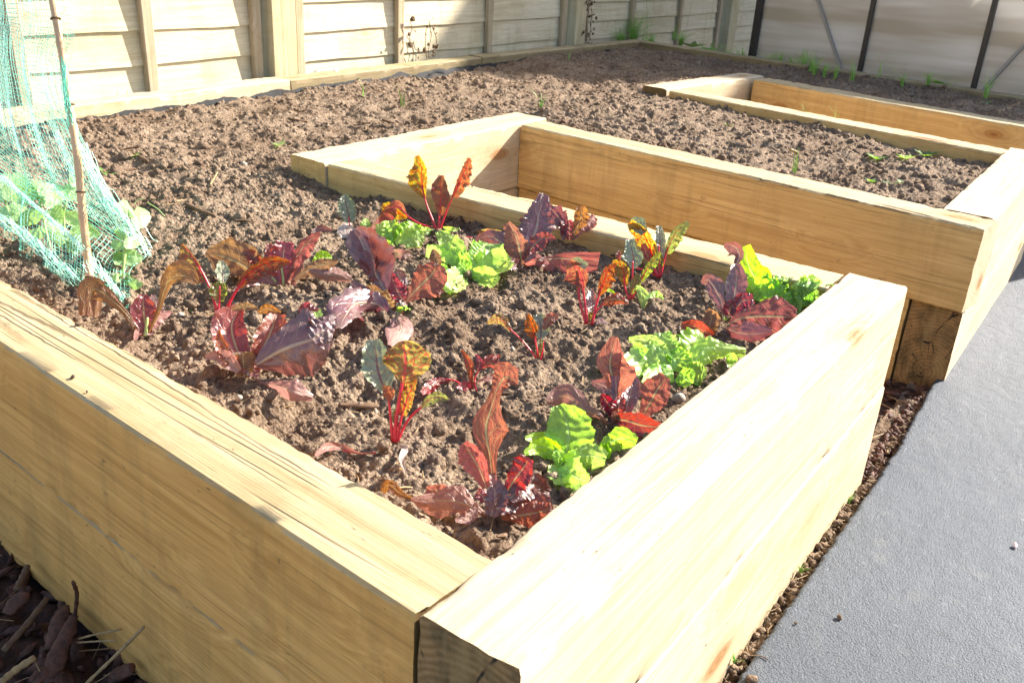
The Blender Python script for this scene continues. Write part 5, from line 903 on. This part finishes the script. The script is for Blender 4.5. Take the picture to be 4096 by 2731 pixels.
for i, (u, v, n, h, l) in enumerate([(2960, 260, 26, .05, 'bright grass tuft leftmost of the row by the far border'), (3030, 262, 20, .06, 'second bright grass tuft of the row by the far border'), (3115, 280, 26, .055, 'third grass tuft by the far border, below the first brace'), (3205, 300, 30, .07, 'dense tuft beside the leafy weed under the black bar'), (3250, 330, 14, .05, 'yellowish tuft in front of the leafy weed'),
        (3400, 360, 9, .06, 'slender seedling clump in the sunlit far strip'), (3505, 355, 4, .07, 'single pale blade standing in the far strip'), (3565, 345, 10, .10, 'tall thin stalks near the second black bar'), (3335, 345, 12, .04, 'short grass clump beside the far slot end'), (3600, 380, 14, .035, 'small clump in the middle of the far strip'),
        (3930, 430, 12, .06, 'spiky green weed in the far strip at right'), (4060, 415, 10, .06, 'tall weed at the right edge of the far strip'), (515, 415, 4, .035, 'tiny yellow green shoot left below the liner'), (1610, 425, 3, .045, 'single green shoot in the middle of the far soil'), (1455, 400, 3, .035, 'small shoot just left of the single green one'), (787, 415, 3, .03, 'thin shoot beside the plastic scrap'),
        (2160, 460, 4, .04, 'shoot beside the end corner of the first slot'), (1475, 320, 3, .028, 'shoot by the curling pale strip'), (3220, 510, 3, .05, 'pair of blades by the second slot sleeper'), (3340, 520, 3, .05, 'green blade against the second slot sleeper'), (3175, 700, 3, .035, 'small shoot on the edge of the golden sleeper'), (2690, 160, 8, .08, 'wispy grass behind the bushy weed'),
        (1980, 870, 4, .03, 'little grass blades at the foot of the near slot sleeper'), (1885, 275, 5, .03, 'yellow green shoot by the liner in the centre'), (2275, 265, 4, .035, 'tiny shoot in the shaded far soil')]):
    tuft(l, u, v, n, h, 20 + i, .6, group='grass tufts and weeds along the back' if v < 440 else 'single green shoots on the soil')
for i, (u, v, n, r, l) in enumerate([(3190, 275, 14, .035, 'leafy green weed by the greenhouse bar'), (3270, 280, 12, .03, 'round leaved weed right of the greenhouse bar'), (2770, 200, 12, .05, 'dark green broad leaved weed near the corner post'), (2830, 215, 8, .04, 'flat leaved weed trailing on the far border'),
        (3750, 375, 16, .045, 'pale lacy weed clump in the sunlit far strip'), (3800, 365, 12, .04, 'yellow lacy weed joined to the pale clump'), (3970, 420, 8, .03, 'small flowering weed near the right edge'), (3935, 450, 6, .02, 'white edged seedling near the right edge'), (1115, 588, 5, .017, 'little dark green seedling alone on the open soil'), (530, 460, 6, .022, 'pale seedling left of centre below the liner'),
        (310, 450, 5, .03, 'yellow seedling beside the top of the cane'), (422, 695, 4, .018, 'green seedling just right of the net'), (535, 640, 5, .016, 'faint pale seedling on the soil near the net'), (440, 715, 3, .014, 'smallest seedling beside the net edge'), (2420, 240, 6, .03, 'seedling in the shaded far soil'), (3500, 655, 6, .022, 'seedling on the soil between the slots'),
        (3620, 660, 7, .02, 'bright seedling between the slots, second from left'), (3890, 655, 8, .022, 'seedling near the right corner of the second bed'), (3545, 765, 9, .018, 'curled greyish seedlings by the golden sleeper edge'), (3600, 770, 8, .016, 'greyish seedling right of the curled ones'), (3480, 755, 7, .014, 'greyish seedling left of the curled ones'), (3700, 640, 8, .026, 'silvery trailing seedling between the slots'), (2910, 540, 4, .014, 'tiny seedling by the golden sleeper'), (755, 1225, 4, .010, 'tiny green speck of a seedling beside the crimson lettuce')]):
    rosette(l, u, v, n, r, 60 + i, mat='lime' if 'yellow' in l or 'bright' in l else 'weed')
for i, (u, v, n, h, l) in enumerate([(2905, 250, 30, .04, 'low grass just right of the fence end'), (3075, 275, 30, .045, 'grass between the second and third tufts by the far border'), (3160, 292, 26, .05, 'grass between the third tuft and the dense tuft'), (3235, 318, 24, .045, 'grass in front of the leafy weed'), (3290, 335, 16, .04, 'short grass right of the leafy weed'), (2480, 190, 50, .06, 'left part of the corner grass'), (2600, 195, 40, .05, 'right part of the corner grass'), (3700, 385, 20, .035, 'fine grass beside the pale lacy weed')]):
    tuft(l, u, v, n, h, 130 + i, .9)
# verge weeds on the right
for i, (u, v, l) in enumerate([(4085, 990, 'weed growing in the verge at the right picture edge'), (4050, 1020, 'second weed in the verge at the right picture edge'), (3945, 1210, 'small green weed in the gap beside the tarmac'), (3395, 2010, 'grass sprig in the gap beside the tarmac, near the sleeper end'), (3200, 2290, 'thin grass sprig low in the gap beside the tarmac'), (2935, 2650, 'lowest grass sprig in the gap beside the tarmac')]):
    p = on(u, v, GZ); o = tuft(l, u, v, 7, .010, 90 + i, 1., z=GZ - .01, name='verge_weed', cat='weed', group='weeds in the gap by the tarmac', w=.0012)

# ================================================================ loose bits
def chunk(name, label, cat, P0, P1, r, mat, seed, group=None, fl=.42):
    P0 = Vector(P0); P1 = Vector(P1); d = P1 - P0; L = d.length; C = [P0 + d * t for t in np.linspace(0, 1, 16)]; b = MB(); rr = [r * (.35 + .65 * math.sin(3.14 * min(.97, max(.06, t))) ** .5) * (1 + .22 * mn.noise(Vector((t * 6 + seed, 0, 0)))) for t in np.linspace(0, 1, 16)]; b.tube(C, rr, 12)
    up = Vector((0, 0, 1)); V = []
    for v in b.V:
        v = Vector(v); c = P0 + d * max(0, min(1, (v - P0).dot(d) / (L * L))); o_ = v - c; o_.z *= fl; o_ *= 1 + .45 * mn.noise(v * 45 + Vector((seed, 0, 0))) + .35 * mn.noise(v * 130 + Vector((seed, 0, 0))); V.append(c + o_)
    o = link(name, mesh(name, [v - P0 for v in V], b.F), mat, None, True); o.location = P0; return tag(o, label, cat, group)
def mp(x, y, z=None, h=.0): u, v = C2('m', x, y); return on(u, v, (GZ - .02) if z is None else z)
chunk('bark_piece', 'thick curled piece of brown bark pointing at the bed wall', 'bark', mp(480, 1560, GZ), mp(730, 900, GZ + .01), .011, M['bark'], 1, 'large bark pieces in the mulch'); chunk('bark_piece', 'short knobbly piece of bark left of the long curled one', 'bark', mp(490, 1230, GZ), mp(640, 800, GZ + .005), .012, M['bark'], 2, 'large bark pieces in the mulch')
chunk('bark_piece', 'flat dark bark piece at the left edge of the mulch', 'bark', mp(60, 880, GZ - .01), mp(240, 660, GZ), .013, M['bark'], 3, 'large bark pieces in the mulch', .4); chunk('bark_piece', 'dark bark piece at the bottom edge beside the wall', 'bark', mp(1120, 1480, GZ - .01), mp(1320, 1420, GZ), .012, M['bark'], 4, 'large bark pieces in the mulch'); chunk('bark_piece', 'thick bark lump at the lower left corner', 'bark', mp(330, 1568, GZ), mp(540, 1400, GZ), .012, M['bark'], 5, 'large bark pieces in the mulch')
def stick(name, label, pts, r, mat, cat, group=None):
    b = MB(); C = spline(np.array([tuple(p) for p in pts]), 14); rr = [r * (1 + .15 * math.sin(i * 2.1)) * (1 if i < 13 else .7) for i in range(14)]; b.tube(C - C[0], rr, 7); o = b.build(name, mat, None, True); o.location = tuple(C[0]); return tag(o, label, cat, group)
G1 = 'sticks and straws on the bark mulch'
stick('twig', 'thin brown twig propped against the left wall', [mp(860, 1568, GZ), mp(1150, 1290, GZ + .04), mp(1430, 1010, GZ + .09)], .0022, M['straw'], 'twig', G1); stick('twig', 'black bent splinter standing up against the wall', [mp(745, 900, GZ + .005), mp(765, 690, GZ + .06), mp(725, 560, GZ + .10)], .0026, M['bark'], 'twig', G1)
stick('wood_splinter', 'long split stick of dry wood at the left of the mulch', [mp(40, 1240, GZ), mp(270, 980, GZ + .005), mp(465, 730, GZ + .01)], .0042, M['twig'], 'stick', G1); stick('wood_splinter', 'grey stick end near the wall at the top of the mulch', [mp(160, 640, GZ), mp(280, 400, GZ + .01)], .0042, M['twig'], 'stick', G1); stick('wood_splinter', 'pale split stick crossing the lower left corner', [mp(0, 1568, GZ + .01), mp(150, 1440, GZ + .012), mp(350, 1310, GZ + .016)], .0045, M['straw'], 'stick', G1)
stick('straw', 'upper yellow straw touching the left wall', [mp(770, 1130, GZ), mp(960, 1080, GZ + .015), mp(1200, 1035, GZ + .03)], .0014, M['straw'], 'straw', G1); stick('straw', 'lower yellow straw below the upper one', [mp(760, 1165, GZ), mp(980, 1150, GZ + .01), mp(1150, 1140, GZ + .02)], .0012, M['straw'], 'straw', G1)
stick('straw', 'short straw fallen beside the knobbly bark', [mp(330, 1310, GZ + .012), mp(395, 1450, GZ + .012)], .001, M['straw'], 'straw', G1)
def on_soil(c, x, y, dz=.004):
    u, v = C2(c, x, y); p = on(u, v, -.045); p = on(u, v, soil_at(p[0], p[1]) + dz); return p
def sst(name, label, c, pts, r, mat, cat='stick', group='sticks lying on the soil'): return stick(name, label, [on_soil(c, x, y) for x, y in pts], r, M[mat], cat, group)
chunk('wood_chip', 'weathered wood chip left of the round leaved chard', 'wood chip', on_soil('7', 360, 735), on_soil('7', 735, 750), .0065, M['twig'], 7, 'wood chips on the soil'); chunk('wood_chip', 'dark wood chip behind the tallest chard stems', 'wood chip', on_soil('3', 900, 850), on_soil('3', 1080, 880), .006, M['twig'], 8, 'wood chips on the soil')
sst('stick', 'black stick right of the tallest chard', '3', [(1350, 830), (1440, 835), (1530, 830)], .0035, 'twig'); sst('stick', 'pale stick at the left end of the slot sleeper', '3', [(140, 530), (250, 505)], .0035, 'straw'); sst('stick', 'long grey stick on the soil right of the pea plants', '2', [(120, 45), (260, 110), (420, 170)], .004, 'twig')
sst('stick', 'short stick upright beside the tallest chard', '3', [(1320, 770), (1310, 850)], .004, 'twig'); sst('stick', 'dark stick in the far middle soil', 'F', [(1530, 480), (1575, 495), (1615, 505)], .004, 'twig'); sst('stick', 'dark stick in the far left soil', 'F', [(1155, 475), (1190, 482), (1230, 485)], .004, 'twig'); sst('stick', 'stick near the net on the open soil', 'F', [(530, 615), (560, 630), (590, 645)], .005, 'twig')
sst('stick', 'black flat stick in shadow behind the maroon pair', 'A', [(170, 640), (300, 620), (430, 670)], .0045, 'plastic'); sst('stick', 'pale straw left of the long grey stick', 'F', [(690, 808), (765, 800)], .003, 'straw'); sst('stick', 'pale straw above the pea plants', 'F', [(840, 740), (870, 690)], .002, 'straw'); sst('stick', 'thin stick on the soil between the slots', 'c3', [(1750, 950), (1870, 935)], .003, 'twig'); sst('stick', 'pale chip on the soil between the slots', 'c3', [(880, 940), (930, 960)], .004, 'straw')
def pebble(label, p, r, mat, seed, sc=(1, .8, .6), name='stone', cat='stone', group='stones lying about'):
    V0, F0 = ico(2); rs_ = np.random.RandomState(seed); V = V0 * (1 + .18 * (rs_.rand(len(V0), 1) - .5) * 2) * np.array(sc) * r; o = link(name, mesh(name, V @ rotm(rs_).T, F0), mat, None, True); o.location = tuple(p); return tag(o, label, cat, group)
pebble('pale lump of stone on the open soil left of the slot corner', on_soil('c1', 1635, 1115, .006), .012, M['stone'], 1); pebble('orange pebble right of the round leaved chard', on_soil('7', 1295, 920), .006, mat_simple('orange_pebble', (.5, .25, .06)), 2); pebble('grey stone beside the sunlit sleeper', on_soil('6', 1420, 690), .011, M['stone'], 3)
pebble('large clod standing on the soil below the tiny magenta chard', on_soil('7', 1480, 720, .004), .013, M['clod'], 4, name='soil_lump', cat='clod', group='big clods'); pebble('round clod near the slot sleeper', on_soil('5', 650, 510, .004), .014, M['clod'], 5, name='soil_lump', cat='clod', group='big clods'); pebble('dark clod in the far middle soil', on_soil('F', 2335, 320, .006), .02, M['clod'], 6, name='soil_lump', cat='clod', group='big clods')
pebble('clod by the green seedling lettuce', on_soil('4', 1800, 1380, .003), .012, M['clod'], 7, name='soil_lump', cat='clod', group='big clods'); pebble('clod left of the magenta chard shadow', on_soil('7', 780, 1110, .003), .011, M['clod'], 8, name='soil_lump', cat='clod', group='big clods')
def ta(x, y, dz=.003): u, v = C2('c9', x, y); return on(u, v, GZ + dz)
pebble('crumb of earth lying on the tarmac', ta(1190, 1128), .0045, M['clod'], 11, name='soil_lump', cat='clod', group='bits on the tarmac'); pebble('tiny crumb on the tarmac near the gap', ta(915, 1165), .0025, M['clod'], 12, name='soil_lump', cat='clod', group='bits on the tarmac'); pebble('pink petal on the tarmac at the right edge', ta(2300, 675), .0055, M['petal'], 13, (1.2, .6, .25), name='petal', cat='petal', group='bits on the tarmac')
pebble('earth lump on the tarmac at the bottom edge', ta(640, 1518), .009, M['clod'], 14, name='soil_lump', cat='clod', group='bits on the tarmac'); stick('twig', 'thin dark twig lying on the tarmac by the gap', [ta(610, 1370), ta(690, 1370), ta(745, 1392)], .0008, M['twig'], 'twig', 'bits on the tarmac')
def tt(c, x, y, z=.003): u, v = C2(c, x, y); return on(u, v, z)
for i, (c, x, y, r, l) in enumerate([('r', 225, 443, .0025, 'dark crumb on the far part of the sunlit sleeper'), ('c4', 490, 1020, .0045, 'reddish crumb on the weathered sleeper'), ('c4', 525, 665, .005, 'reddish flake at the inner edge of the weathered sleeper'), ('c4', 585, 1118, .002, 'dark crumb below the reddish one on the weathered sleeper'), ('4', 30, 120, .003, 'left crumb on the near slot sleeper'), ('4', 105, 112, .003, 'right crumb on the near slot sleeper')]):
    pebble(l, tt(c, x, y, .002), r, M['clod'], 30 + i, (1, .7, .5), name='soil_lump', cat='crumb', group='crumbs on the sleepers')
